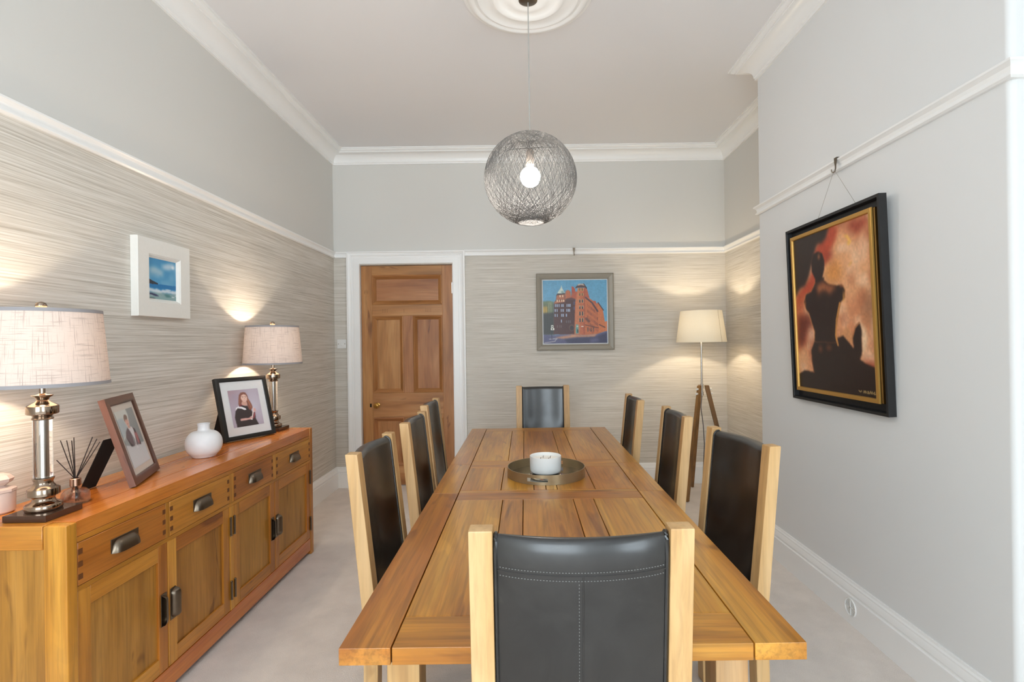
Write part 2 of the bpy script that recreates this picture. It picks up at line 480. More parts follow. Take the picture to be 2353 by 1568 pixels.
def dz(v, u=930.): return EYE-(v-786-3.7)/1190*(YD)
z_top, zp0, zp1, zu1, zu0, zl1, zl0 = DZ-.004, dz(632), dz(700), dz(725.6), dz(902.8), dz(959), dz(1070)
sx0, sx1, mx0, mx1 = -1.478, -.797, -1.176, -1.083
d = MB()
d.board(DL, sx0, YD, YD+.04, .008, z_top, g=2, bev=.0015)
d.board(sx1, DR, YD, YD+.04, .008, z_top, g=2, bev=.0015)
d.board(sx0, sx1, YD, YD+.04, zp0, z_top, g=0, bev=.0015)
d.board(sx0, sx1, YD, YD+.04, zu1, zp1, g=0, bev=.0015)
d.board(sx0, sx1, YD, YD+.04, zl1, zu0, g=0, bev=.0015)
d.board(sx0, sx1, YD, YD+.04, .008, zl0, g=0, bev=.0015)
d.board(mx0, mx1, YD, YD+.04, zu0, zu1, g=2, bev=.0015)
d.board(mx0, mx1, YD, YD+.04, zl0, zl1, g=2, bev=.0015)
for (x0, x1, z0, z1, g) in ((sx0, sx1, zp1, zp0, 0), (sx0, mx0, zu0, zu1, 2), (mx1, sx1, zu0, zu1, 2), (sx0, mx0, zl0, zl1, 2), (mx1, sx1, zl0, zl1, 2)):
    d.board(x0, x1, YD+.018, YD+.03, z0, z1, g=g, bev=0)
    d.ring(x0, x1, z0, z1, [(0, YD+.02), (0, YD-.004), (.010, YD-.008), (.018, YD-.004), (.022, YD+.004), (.034, YD+.010), (.040, YD+.019)], closed=False)
for cx_ in (-1.36, -1.15, -.94):                     # small vent holes drilled in the frieze rail
    for i in range(4 if cx_ != -1.15 else 1):
        for j in range(3):
            d.board(cx_+i*.016-.02, cx_+i*.016-.016, YD-.0005, YD+.002, 1.685+j*.012, 1.689+j*.012, bev=0, mat=1)
door = struct(d.build('door_1', [PINE, GAP]))
k = MB(); M = Matrix.Translation((-1.437, YD, .785)) @ Matrix.Rotation(PI/2, 4, 'X')
k.lathe([(0, 0), (.024, 0), (.024, .004), (.010, .010), (.009, .028), (.016, .034), (.026, .046), (.027, .056), (.018, .066), (0, .069)], 24, M=M)
k.build('door_knob', BRASS, door)
k = MB(); k.board(-1.511, -1.495, YD-.003, YD+.002, .765, .80, bev=.001); k.build('keyhole_plate', DARKM, door)
k = MB(); k.board(DR-.010, DR+.004, YD-.004, YD+.004, 1.86, 1.97, bev=.001); k.tube([(DR+.001, YD-.004, 1.86), (DR+.001, YD-.004, 1.97)], .006, 8); k.build('door_hinge', STEEL, door)
# ------------------------------------------------------------------ ceiling rose and pendant
rx, ry = .041, 2.755
t = empty('ceiling_rose', (rx, ry, ZC)); tag(t, 'round white plaster rose with stepped rings on the ceiling above the table', 'ceiling rose')
b = MB(); R = [(0, .006)]
prof = [(.0, -.030), (.06, -.030), (.075, -.036), (.10, -.034), (.115, -.022), (.14, -.018), (.155, -.026), (.175, -.034), (.19, -.030), (.20, -.018),
        (.235, -.014), (.255, -.018), (.262, -.024), (.270, -.024), (.274, -.018), (.290, -.014), (.300, -.022), (.312, -.024), (.322, -.018), (.330, -.008), (.345, -.008), (.352, 0.004)]
b.lathe(prof, 96); b.build('rose_moulding', WHITE, t, angle=50)

pz = 2.245; PR = .246
t = empty('pendant_lamp', (rx, ry, ZC-.03)); tag(t, 'globe pendant lamp woven from grey thread with a lit round bulb', 'pendant lamp')
oz = pz-(ZC-.03)
b = MB(); b.lathe([(0, 0.001), (.050, 0.001), (.050, -.004), (.040, -.010), (.02, -.014), (0, -.015)], 32); b.build('canopy', BRONZE, t)
b = MB(); b.tube([(0, 0, -.014), (0, 0, oz+.155)], .0032, 6); b.build('cord', CORD, t)
b = MB(); b.lathe([(0, oz+.165), (.012, oz+.160), (.020, oz+.145), (.021, oz+.075), (.015, oz+.070), (0, oz+.070)], 20); b.build('lamp_holder', plain('taupe_lamp_holder', (150,138,128), .5), t)
b = MB(); b.lathe([(0, oz+.080), (.014, oz+.076), (.018, oz+.062)] + [(.054*math.sin(a), oz+.012+.054*math.cos(a)) for a in [.36+i*(PI-.36)/14 for i in range(15)]], 28)
b.build('bulb', BULB, t)
b = MB(); NS = 72
for i in range(330):
    az = 2*PI*i/330*7.0 + rng.uniform(-.03, .03)
    rr = abs(rng.gauss(.078, .008)) if i % 3 else rng.uniform(.08, .17)
    al = PI/2-math.asin(min(.9, rr/PR))                       # inclination of the circle's plane
    ex = Vector((math.cos(az), math.sin(az), 0)); ez = Vector((0, 0, 1)); ey = ez.cross(ex)
    e2 = ey*math.cos(al)+ez*math.sin(al)
    R0 = PR-rng.uniform(0, .006)
    pts = []
    for q in range(NS):
        a = 2*PI*q/NS
        p = ex*math.cos(a)*R0 + e2*math.sin(a)*R0
        pts.append((p.x, p.y, p.z*.985+oz))
    b.tube(pts, .00062, 3, loop=True)
for zz in (-1, 1): b.tube([(.072*math.cos(a), .072*math.sin(a), oz+zz*.231) for a in [2*PI*i/40 for i in range(40)]], .0022, 5, loop=True)
b.build('shade', THREAD, t, recalc=False)
b = MB()
for a in (0.4, 2.5, 4.6): b.tube([(0, 0, oz+.165), (.10*math.cos(a), .10*math.sin(a), oz+.185), (.152*math.cos(a), .152*math.sin(a), oz+.19)], .0014, 5)
b.build('shade_bracket', DARKM, t)

# ------------------------------------------------------------------ dining table
t = empty('dining_table', (.09, 2.41, 0)); tag(t, 'long honey oak dining table with plank top, tray in the middle', 'dining table')
ox, oy = .09, 2.41
HW, ZT, TH = .482, .754, .036
def tsec(name, y0, y1, e0, e1, cuts, near=False):
    b = MB()
    y0 -= oy; y1 -= oy
    g = .0012
    for sx in (-1, 1):
        xa, xb = (-HW, -.374) if sx < 0 else (.374, HW)
        b.board(xa+g*(sx > 0), xb-g*(sx < 0), y0, y1, ZT-TH, ZT, 1, .0018, 2)
    xs = -.3735+g; xe = .3735-g
    if e0: b.board(xs, xe, y0, y0+e0-g, ZT-TH, ZT, 0, .0018, 2)
    if e1: b.board(xs, xe, y1-e1+g, y1, ZT-TH, ZT, 0, .0018, 2)
    c = [xs]+cuts+[xe]
    for i in range(len(c)-1):
        b.board(c[i]+(g if i else 0), c[i+1]-(g if i < len(c)-2 else 0), y0+e0+(g*.5 if e0 else 0), y1-e1-(g*.5 if e1 else 0), ZT-TH, ZT, 1, .0016, 1)
    b.board(-.42, .42, y0+.03, y1-.03, ZT-TH-.012, ZT-TH+.01, 1, 0, mat=1, tint=-1)
    o = b.build(name, [OAK, GAP], t)
    return o
cuts = [-.186, -.105, .094, .174]
tsec('tabletop', 1.065, 2.1535, .122, .095, cuts)
tsec('extension_leaf', 2.1545, 2.6585, .035, .075, [-.2, -.06, -.008, .04, .2])
tsec('tabletop', 2.6595, 3.765, .075, .13, cuts)
lg = .039
for sx in (-1, 1):
    for yy in (1.25, 3.60):
        b = MB(); x = sx*.385
        b.board(x-lg, x+lg, yy-oy-lg, yy-oy+lg, 0, ZT-TH-.011, 2, .006, 2); b.build('leg', OAKL, t)
b = MB()
for sx in (-1, 1): b.board(sx*.385-.012, sx*.385+.012, 1.25-oy+lg+.001, 3.60-oy-lg-.001, .61, ZT-TH-.013, 1, .002)
for yy in (1.25, 3.60): b.board(-.385+lg+.001, .385-lg-.001, yy-oy-.012, yy-oy+.012, .61, ZT-TH-.013, 0, .002)
b.build('apron', OAK, t)

# ------------------------------------------------------------------ dining chairs
def make_chair():
    t = empty('dining_chair')
    W, TOP = .215, 1.024
    tn = math.tan(math.radians(6.))
    def yb(z): return -.200-max(0, z-.46)*tn
    for s in (-1, 1):
        b = MB()
        x0, x1 = (W-.047, W) if s > 0 else (-W, -W+.047)
        poly = [(-.185, 0), (-.176, .46), (yb(TOP)+.022, TOP), (yb(TOP)-.019, TOP), (yb(.62)-.022, .62), (-.224, .46), (-.232, 0)]
        b.prism(poly, x0, x1, 0, 2, .004, 2)
        b.build('back_post', OAKL, t)
    for s in (-1, 1):
        b = MB(); xc = s*(W-.0245)
        b.board(xc-.022, xc+.022, .170, .214, 0, .43, 2, .004, 2); b.build('front_leg', OAKL, t)
    b = MB()
    for s in (-1, 1): b.board(s*(W-.024)-.011, s*(W-.024)+.011, -.175, .169, .365, .43, 1, .002)
    b.board(-W+.048, W-.048, .181, .203, .365, .43, 0, .002)
    b.board(-W+.048, W-.048, -.212, -.190, .365, .43, 0, .002)
    b.build('seat_rail', OAKL, t)
    # seat pad, domed
    b = MB(); bm = bmesh.new()
    nx = 12; grid = []
    for i in range(nx+1):
        row = []
        for j in range(nx+1):
            u, v = i/nx*2-1, j/nx*2-1
            x, y = u*.196, .024+v*.196
            z = .468+.020*(1-abs(u)**4)*(1-abs(v)**4)
            row.append(bm.verts.new((x, y, z)))
        grid.append(row)
    for i in range(nx):
        for j in range(nx): bm.faces.new([grid[i][j], grid[i+1][j], grid[i+1][j+1], grid[i][j+1]])
    be = [e for e in bm.edges if e.is_boundary]
    r = bmesh.ops.extrude_edge_only(bm, edges=be)
    vs = [g_ for g_ in r['geom'] if isinstance(g_, bmesh.types.BMVert)]
    for v in vs: v.co.z = .4315
    bm.faces.new([v for v in sorted(vs, key=lambda q: math.atan2(q.co.y-.024, q.co.x))])
    b.frombm(bm); b.build('seat', LEATHER, t)
    # padded leather back, bowed backwards, with piping and seams
    b = MB(); hw = W-.0475; NU = 20
    zb, zt = .515, 1.013
    def bow(u): return -.032*(1-u*u)
    def loop(u, sc=1.):
        e = (1-abs(u)**6)
        fr, bk = .014+.012*e, .014+.006*e
        pts = []
        nz = 14
        hb = .058                                   # height of the soft rolled shoulder behind
        for i in range(nz+1):                       # back face, going up
            z = zb+(zt-hb-zb)*i/nz; pts.append((-bk, z))
        for i in range(1, 8):                       # shoulder over to the crest
            a = PI/2*i/7; pts.append((-bk*math.cos(a)*.92-.08*bk, zt-hb+hb*math.sin(a)))
        for i in range(1, 6):
            a = PI/2*i/6; pts.append((fr*math.sin(a)*1.0-.08*bk*(1-i/6), zt-.020+.020*math.cos(a)))
        for i in range(nz+1):
            z = zt-.020-(zt-.020-zb)*i/nz; pts.append((fr-.004*math.sin(PI*i/nz)*0, z))
        return [(u*hw, yb(z)+bow(u)*min(1, (z-.46)/.3)+y, z) for y, z in pts]
    us = [-1+2*i/NU for i in range(NU+1)]
    us = [math.copysign(abs(u)**.8, u) for u in us]
    L = [loop(u) for u in us]; n = len(L[0])
    vs = [p for l in L for p in l]; fs = []
    for i in range(NU):
        for k in range(n): fs.append([i*n+k, i*n+(k+1) % n, (i+1)*n+(k+1) % n, (i+1)*n+k])
    fs.append(list(range(n))); fs.append([NU*n+k for k in range(n)][::-1])
    b.add(vs, fs, 0, None, 0)
    for u in (-.972, .972):
        lp = loop(u); cx = sum(p[1] for p in lp)/len(lp)
        b.tube([(p[0], p[1], p[2]) for p in lp], .0042, 6, loop=True)
    def backy(u, z):
        e = (1-abs(u)**6)
        return yb(z)+bow(u)*min(1, (z-.46)/.3)-(.014+.006*e)
    zs = zt-.066
    b.tube([(u*hw, backy(u, zs)+.0002, zs) for u in [-.95+1.9*i/16 for i in range(17)]], .0022, 6)
    b.tube([(0, backy(0, z)+.0004, z) for z in [zs-.43*i/12 for i in range(13)]], .0018, 6)
    for dzs in (.007, -.009):
        for i in range(54):
            u = -.94+1.88*(i+.5)/54; y = backy(u, zs+dzs)
            b.board(u*hw-.0014, u*hw+.0014, y-.0007, y+.0006, zs+dzs-.0006, zs+dzs+.0006, bev=0, mat=1)
    for i in range(60):
        z = zs-.016-.0066*i; y = backy(-.05, z)
        if z > zb+.02: b.board(-.0085, -.0073, y-.0007, y+.0006, z-.0014, z+.0014, bev=0, mat=1)
    b.build('backrest', [LEATHER, STITCH], t)
    return t
GC = 'high backed oak and leather dining chairs around the table'
ch = make_chair()
spots = [
 (.102, 1.254, 0, 'oak dining chair seen from behind, worn black leather back in front of everything'),
 (-.301, 1.875, -92, 'oak chair on the sideboard side of the table, first of its three'),
 (-.286, 2.515, -90, 'oak chair on the sideboard side of the table, middle of its three'),
 (-.324, 3.160, -90, 'oak chair on the sideboard side, last of its three, overlapping the lower pine door'),
 (.139, 3.952, 180, 'oak chair facing us at the door wall end of the table, below the building painting'),
 (.538, 1.885, 98, 'oak chair below the large figure painting, biggest of three on the chimney side'),
 (.496, 2.600, 89, 'oak chair on the chimney side of the table, middle of its three'),
 (.431, 3.285, 89, 'oak chair on the chimney side, last of its three, smallest in front of striped wallpaper'),
]
for i, (x, y, a, lab) in enumerate(spots):
    o = ch if i == 0 else copy_tree(ch)
    o.location = (x, y, 0); o.rotation_euler = (0, 0, math.radians(a))
    tag(o, lab, 'dining chair', GC)

# ------------------------------------------------------------------ sideboard
t = empty('sideboard', (-1.615, 2.525, 0)); tag(t, 'long oak sideboard with four drawers over four doors along the wallpapered wall', 'sideboard')
sx, sy = -1.615, 2.525
X0, X1, Y0, Y1, ZTOP = -1.803-sx, -1.424-sx, 1.600-sy, 3.452-sy, .83
def endpanel(y0, y1, outer):
    b = MB()
    b.board(X1-.075, X1, y0, y1, 0, ZTOP-.0005, 2, .006, 2)                 # front post
    b.board(X0, X0+.07, y0, y1, 0, ZTOP-.0005, 2, .004)
    b.board(X0+.071, X1-.076, y0, y1, ZTOP-.075, ZTOP-.0005, 0, .002)
    b.board(X0+.071, X1-.076, y0, y1, .05, .13, 0, .002)
    m = .006
    b.board(X0+.070, X1-.075, y0+m, y1-m, .129, ZTOP-.074, 2, 0, mat=1)
    b.build('end_panel', [OAKS, OAKP], t)
endpanel(Y0, Y0+.04, -1); endpanel(Y1-.04, Y1, 1)
b = MB(); g = .0012
ya, yb_ = Y0+.0405, Y1-.0405
xs = [X0, X0+.10, X0+.27, X1-.005]
for i in range(3): b.board(xs[i]+(g if i else 0), xs[i+1]-(g if i < 2 else 0), ya, yb_, ZTOP-.05, ZTOP, 1, .002, 2)
b.build('top', OAKT, t)
b = MB()
b.board(X1-.030, X1-.004, ya, yb_, .026, .107, 1, .004, 2, tint=-.6); b.build('plinth', OAKT, t)
# face frame
dY = [(1.641, 2.044), (2.066, 2.484), (2.521, 2.914), (2.949, 3.411)]
b = MB()
b.board(X1-.03, X1-.003, ya, yb_, .606, .622, 1, .001)
b.board(X1-.03, X1-.003, ya, yb_, .762, .7795, 1, .001)
for y0, y1, z0, z1 in ((2.044, 2.066, .6225, .7615), (2.484, 2.521, .6225, .7615), (2.914, 2.949, .6225, .7615), (2.486, 2.519, .108, .6055)):
    b.board(X1-.03, X1-.003, y0-sy, y1-sy, z0, z1, 2, .001, tint=.9)
b.build('face_frame', OAKS, t)
b = MB(); b.board(X0+.005, X1-.035, ya, yb_, .06, .775, 1, 0, tint=-1); b.build('carcass', GAP, t)
def cup(b, L, H, D, M):
    """half-shell pull: length L along local y, height H along z, depth D along x; open at the bottom"""
    n, mth = 8, 18
    vs, fs = [], []
    r = H*.75
    for i in range(mth+1):
        s_ = -1+2*i/mth; y = s_*L/2
        e = math.sqrt(max(0, 1-max(0, (abs(y)-(L/2-r))/r)**2)) if abs(y) > L/2-r else 1.
        for j in range(n+1):
            a = PI/2*j/n
            vs.append((D*math.sin(a)*max(e, .02), y, -H+(H*math.cos(a)*max(e, .02)) + 0*H))
    vs2 = [(x, y, z+H*.0) for x, y, z in vs]
    for i in range(mth):
        for j in range(n): fs.append([i*(n+1)+j, i*(n+1)+j+1, (i+1)*(n+1)+j+1, (i+1)*(n+1)+j])
    b.add(vs2, fs, 0, None, 0, M)
    b.board(0, .0025, -L/2-.002, L/2+.002, -H*.98, H*.10, bev=.0006, M=M)
for i, (y0, y1) in enumerate(dY):
    y0 -= sy-.0015; y1 -= sy+.0015
    b = MB()
    b.board(X1-.034, X1-.002, y0, y1, .6235, .7605, 1, .002)
    for (ye, sg) in ((y0, 1), (y1, -1)):
        for zc in (.650, .690, .730):
            a, c = sorted((ye+sg*.001, ye+sg*.017))
            b.board(X1-.004, X1-.0015, a, c, zc-.008, zc+.010, bev=0, mat=1, tint=0)
    dr = b.build('drawer', [OAKS, DOVE], t)
    b = MB(); cup(b, .122, .044, .026, Matrix.Translation((X1-.002, (1.834, 2.275, 2.717, 3.18)[i]-sy, .716)))
    b.build('cup_handle', BRONZE, dr)
doors = [(1.641, 2.054, 1), (2.056, 2.484, -1), (2.521, 2.931, 1), (2.933, 3.411, -1)]
for i, (y0, y1, hs) in enumerate(doors):
    y0 -= sy-.001; y1 -= sy+.001
    b = MB(); s_ = .050; z0, z1 = .109, .605
    b.board(X1-.028, X1-.005, y0, y0+s_, z0, z1, 2, .0015)
    b.board(X1-.028, X1-.005, y1-s_, y1, z0, z1, 2, .0015)
    b.board(X1-.028, X1-.005, y0+s_, y1-s_, z1-.06, z1, 1, .0015)
    b.board(X1-.028, X1-.005, y0+s_, y1-s_, z0, z0+.06, 1, .0015)
    b.board(X1-.028, X1-.014, y0+s_-.002, y1-s_+.002, z0+.058, z1-.058, 2, 0, mat=1)
    dd = b.build('door', [OAKS, OAKP], t)
    yh = (y1-.027) if hs > 0 else (y0+.027)
    b = MB()
    Mx = Matrix.Translation((X1-.005, yh, .350)) @ (Matrix.Rotation(PI/2 if hs < 0 else -PI/2, 4, 'X')) @ Matrix.Translation((0, 0, .016))
    cup(b, .122, .030, .024, Mx); b.build('pull_handle', BRONZE, dd)
    if i in (1, 2, 3):
        for zc in (.205, .51):
            b = MB(); ye = (y1+.004) if i == 1 else ((y0-.004) if i == 2 else (y1-.003))
            b.tube([(X1+.001, ye, zc-.040), (X1+.001, ye, zc+.040)], .0055, 8)
            for zz in (-.043, .043): b.lathe([(0, -.004), (.005, -.002), (.006, 0), (.005, .002), (0, .004)], 10, (X1+.001, ye, zc+zz))
            b.build('hinge', BRONZE, dd)

# ------------------------------------------------------------------ table lamps
def make_lamp():
    t = empty('table_lamp')
    b = MB(); b.board(-.069, .069, -.069, .069, 0, .021, bev=.002, seg=2); b.build('base_plate', SMOKE, t)
    b = MB()
    b.lathe([(0, .0212), (0.0468, .0212), (0.0491, .026), (0.0491, .038), (0.0452, .042), (0.0406, .043), (0.0312, .050), (0.0281, .058), (0.0312, .066), (0.0390, .068), (0.0421, .070), (0.0421, .090), (0.0390, .093),
             (0.0328, .096), (0.0265, .104), (0.0242, .112), (0.0281, .121), (0.0289, .125), (0.0257, .1265), (0, .1265)], 56); b.build('lower_collar', NICKEL, t, angle=50)
    b = MB(); b.lathe([(0, .1275), (0.0250, .1275), (0.0250, .3155), (0, .3155)], 48); b.build('glass_column', GLASS, t)
    b = MB(); b.tube([(0, 0, .128), (0, 0, .315)], .0105, 16); b.build('inner_rod', STEEL, t)
    b = MB()
    b.lathe([(0, .3165), (0.0273, .3165), (0.0289, .320), (0.0265, .324), (0.0250, .327), (0.0281, .331), (0.0390, .334), (0.0421, .337), (0.0421, .360), (0.0390, .363), (0.0312, .368), (0.0203, .374), (0.0156, .380), (0.0187, .388),
             (0.0273, .394), (0.0281, .397), (.012, .399), (.008, .402), (.008, .452), (0.0109, .454), (0.0109, .490), (0, .490)], 56); b.build('upper_collar', NICKEL, t, angle=50)
    z0, z1, r0, r1 = .428, .676, .177, .157
    b = MB(); b.lathe([(r0, z0), (r1, z1)], 96, a0=PI); sh = b.build('lamp_shade', LINEN, t)
    for z, r in ((z0, r0), (z1-.011, r1+.001)):
        b = MB(); b.lathe([(r+.0012, z), (r+.0004, z+.011), (r-.003, z+.011), (r-.0025, z)], 72, closed=True); b.build('shade_trim', TRIM, sh)
    b = MB()
    for a in (0, 2*PI/3, 4*PI/3): b.tube([(0, 0, .670), (r1*.98*math.cos(a), r1*.98*math.sin(a), .672)], .0018, 5)
    b.build('shade_spider', STEEL, t)
    b = MB(); b.tube([(0, .010, .445)]+[(0, .058*math.sin(PI*i/12)*1.0+.004, .455+.215*i/12) for i in range(1, 12)]+[(0, 0, .672)], .0016, 5)
    b.tube([(0, -.010, .445)]+[(0, -.058*math.sin(PI*i/12)*1.0-.004, .455+.215*i/12) for i in range(1, 12)]+[(0, 0, .672)], .0016, 5); b.build('harp', STEEL, t)
    b = MB(); b.lathe([(0, .673), (.006, .673), (.012, .680), (.0155, .688), (.0155, .692), (.013, .699), (.006, .703), (0, .704)], 24); b.build('finial', NICKEL, t)
    return t
GL = 'matching table lamps on the sideboard'
lamp = make_lamp(); lamp.location = (-1.588, 1.702, .8302)
tag(lamp, 'table lamp with linen drum shade beside the reed diffuser at the window end', 'table lamp', GL)
lamp2 = copy_tree(lamp); lamp2.location = (-1.637, 3.362, .8302)
tag(lamp2, 'table lamp with linen drum shade standing behind the black graduate photo frame', 'table lamp', GL)
def point(name, loc, W, col=(1, .84, .64), r=.018):
    l = bpy.data.lights.new(name, 'POINT'); l.energy = W; l.color = col; l.shadow_soft_size = r
    o = bpy.data.objects.new(name, l); C.objects.link(o); o.location = loc; return o
point('table_lamp_light', (-1.588, 1.702, 1.385), 8.5)
point('table_lamp_light', (-1.637, 3.362, 1.385), 8.5)
point('floor_lamp_light', (1.56, 4.58, 1.50), 12., (1, .83, .60))

# ------------------------------------------------------------------ painting by numbers: artwork rasters as vertex pigment on a fine grid
class Canvas:
    def __init__(s, w, h, col, seed=1):
        s.w, s.h = w, h
        s.U, s.V = np.meshgrid((np.arange(w)+.0)/(w-1), (np.arange(h)+.0)/(h-1))
        s.I = np.zeros((h, w, 3)); s.I[:] = np.array(col)
        s.r = np.random.RandomState(seed)
        s.asp = h/w
    def noise(s, nx, ny):
        g = s.r.rand(ny+2, nx+2)
        x = s.U*nx; y = s.V*ny
        i = np.clip(x.astype(int), 0, nx); j = np.clip(y.astype(int), 0, ny)
        fx = x-i; fy = y-j; fx = fx*fx*(3-2*fx); fy = fy*fy*(3-2*fy)
        return (g[j, i]*(1-fx)+g[j, i+1]*fx)*(1-fy)+(g[j+1, i]*(1-fx)+g[j+1, i+1]*fx)*fy
    def blur(s, m, k):
        for ax in (0, 1):
            for _ in range(2):
                c = np.cumsum(np.pad(m, [(k+1, k) if a == ax else (0, 0) for a in (0, 1)], mode='edge'), axis=ax)
                n = m.shape[ax]
                m = (np.take(c, range(2*k+1, 2*k+1+n), axis=ax)-np.take(c, range(0, n), axis=ax))/(2*k+1)
        return m
    def put(s, m, col, a=1.):
        m = (m*a)[..., None]; s.I = s.I*(1-m)+np.array(col)*m
    def poly(s, pts, col, soft=0, a=1., rough=0.):
        U, V = s.U, s.V
        if rough:
            U = U+(s.noise(14, 14)-.5)*rough; V = V+(s.noise(14, 14)-.5)*rough
        m = np.zeros(U.shape, bool); n = len(pts)
        for i in range(n):
            (x0, y0), (x1, y1) = pts[i], pts[(i+1) % n]
            if y0 == y1: continue
            c = ((y0 > V) != (y1 > V)) & (U < (x1-x0)*(V-y0)/(y1-y0)+x0)
            m ^= c
        m = m.astype(float)
        if soft: m = s.blur(m, soft)
        s.put(m, col, a); return m
    def ell(s, cx, cy, rx, ry, col, soft=.3, a=1., rot=0.):
        dx = s.U-cx; dy = s.V-cy
        x = dx*math.cos(rot)+dy*math.sin(rot); y = -dx*math.sin(rot)+dy*math.cos(rot)
        d = np.sqrt((x/rx)**2+(y/ry)**2)
        s.put(np.clip((1-d)/max(soft, 1e-3), 0, 1), col, a)
    def line(s, pts, wd, col, a=1.):
        m = np.zeros(s.U.shape)
        for (x0, y0), (x1, y1) in zip(pts[:-1], pts[1:]):
            dx, dy = x1-x0, (y1-y0); L = dx*dx+dy*dy+1e-9
            tt = np.clip(((s.U-x0)*dx+(s.V-y0)*dy)/L, 0, 1)
            d = np.hypot(s.U-x0-tt*dx, s.V-y0-tt*dy)
            m = np.maximum(m, np.clip(1.5-d/wd, 0, 1))
        s.put(m, col, a)
    def rect(s, x0, y0, x1, y1, col, a=1.):
        s.put(((s.U >= x0) & (s.U <= x1) & (s.V >= y0) & (s.V <= y1)).astype(float), col, a)
    def mesh(s, name, x0, x1, z0, z1, y, material, parent, M=None):
        w, h = s.w, s.h
        X = x0+(x1-x0)*s.U; Z = z1-(z1-z0)*s.V
        P = np.stack([X.ravel(), np.full(w*h, y), Z.ravel()], 1)
        if M is not None:
            A = np.array(M)[:3, :]; P = P @ A[:, :3].T + A[:, 3]
        i = (np.arange(h-1)[:, None]*w+np.arange(w-1)[None, :]).ravel()
        F = np.stack([i, i+w, i+w+1, i+1], 1)
        me = bpy.data.meshes.new(name)
        me.from_pydata(P.tolist(), [], F.tolist())
        c = np.clip(s.I, 0, 255)/255.; c = np.where(c <= .04045, c/12.92, ((c+.055)/1.055)**2.4)
        col = np.ones((w*h, 4), 'f'); col[:, :3] = c.reshape(-1, 3)
        a = me.attributes.new('pigment', 'FLOAT_COLOR', 'POINT'); a.data.foreach_set('color', col.ravel())
        me.materials.append(material)
        o = bpy.data.objects.new(name, me); C.objects.link(o); o.parent = parent
        return o

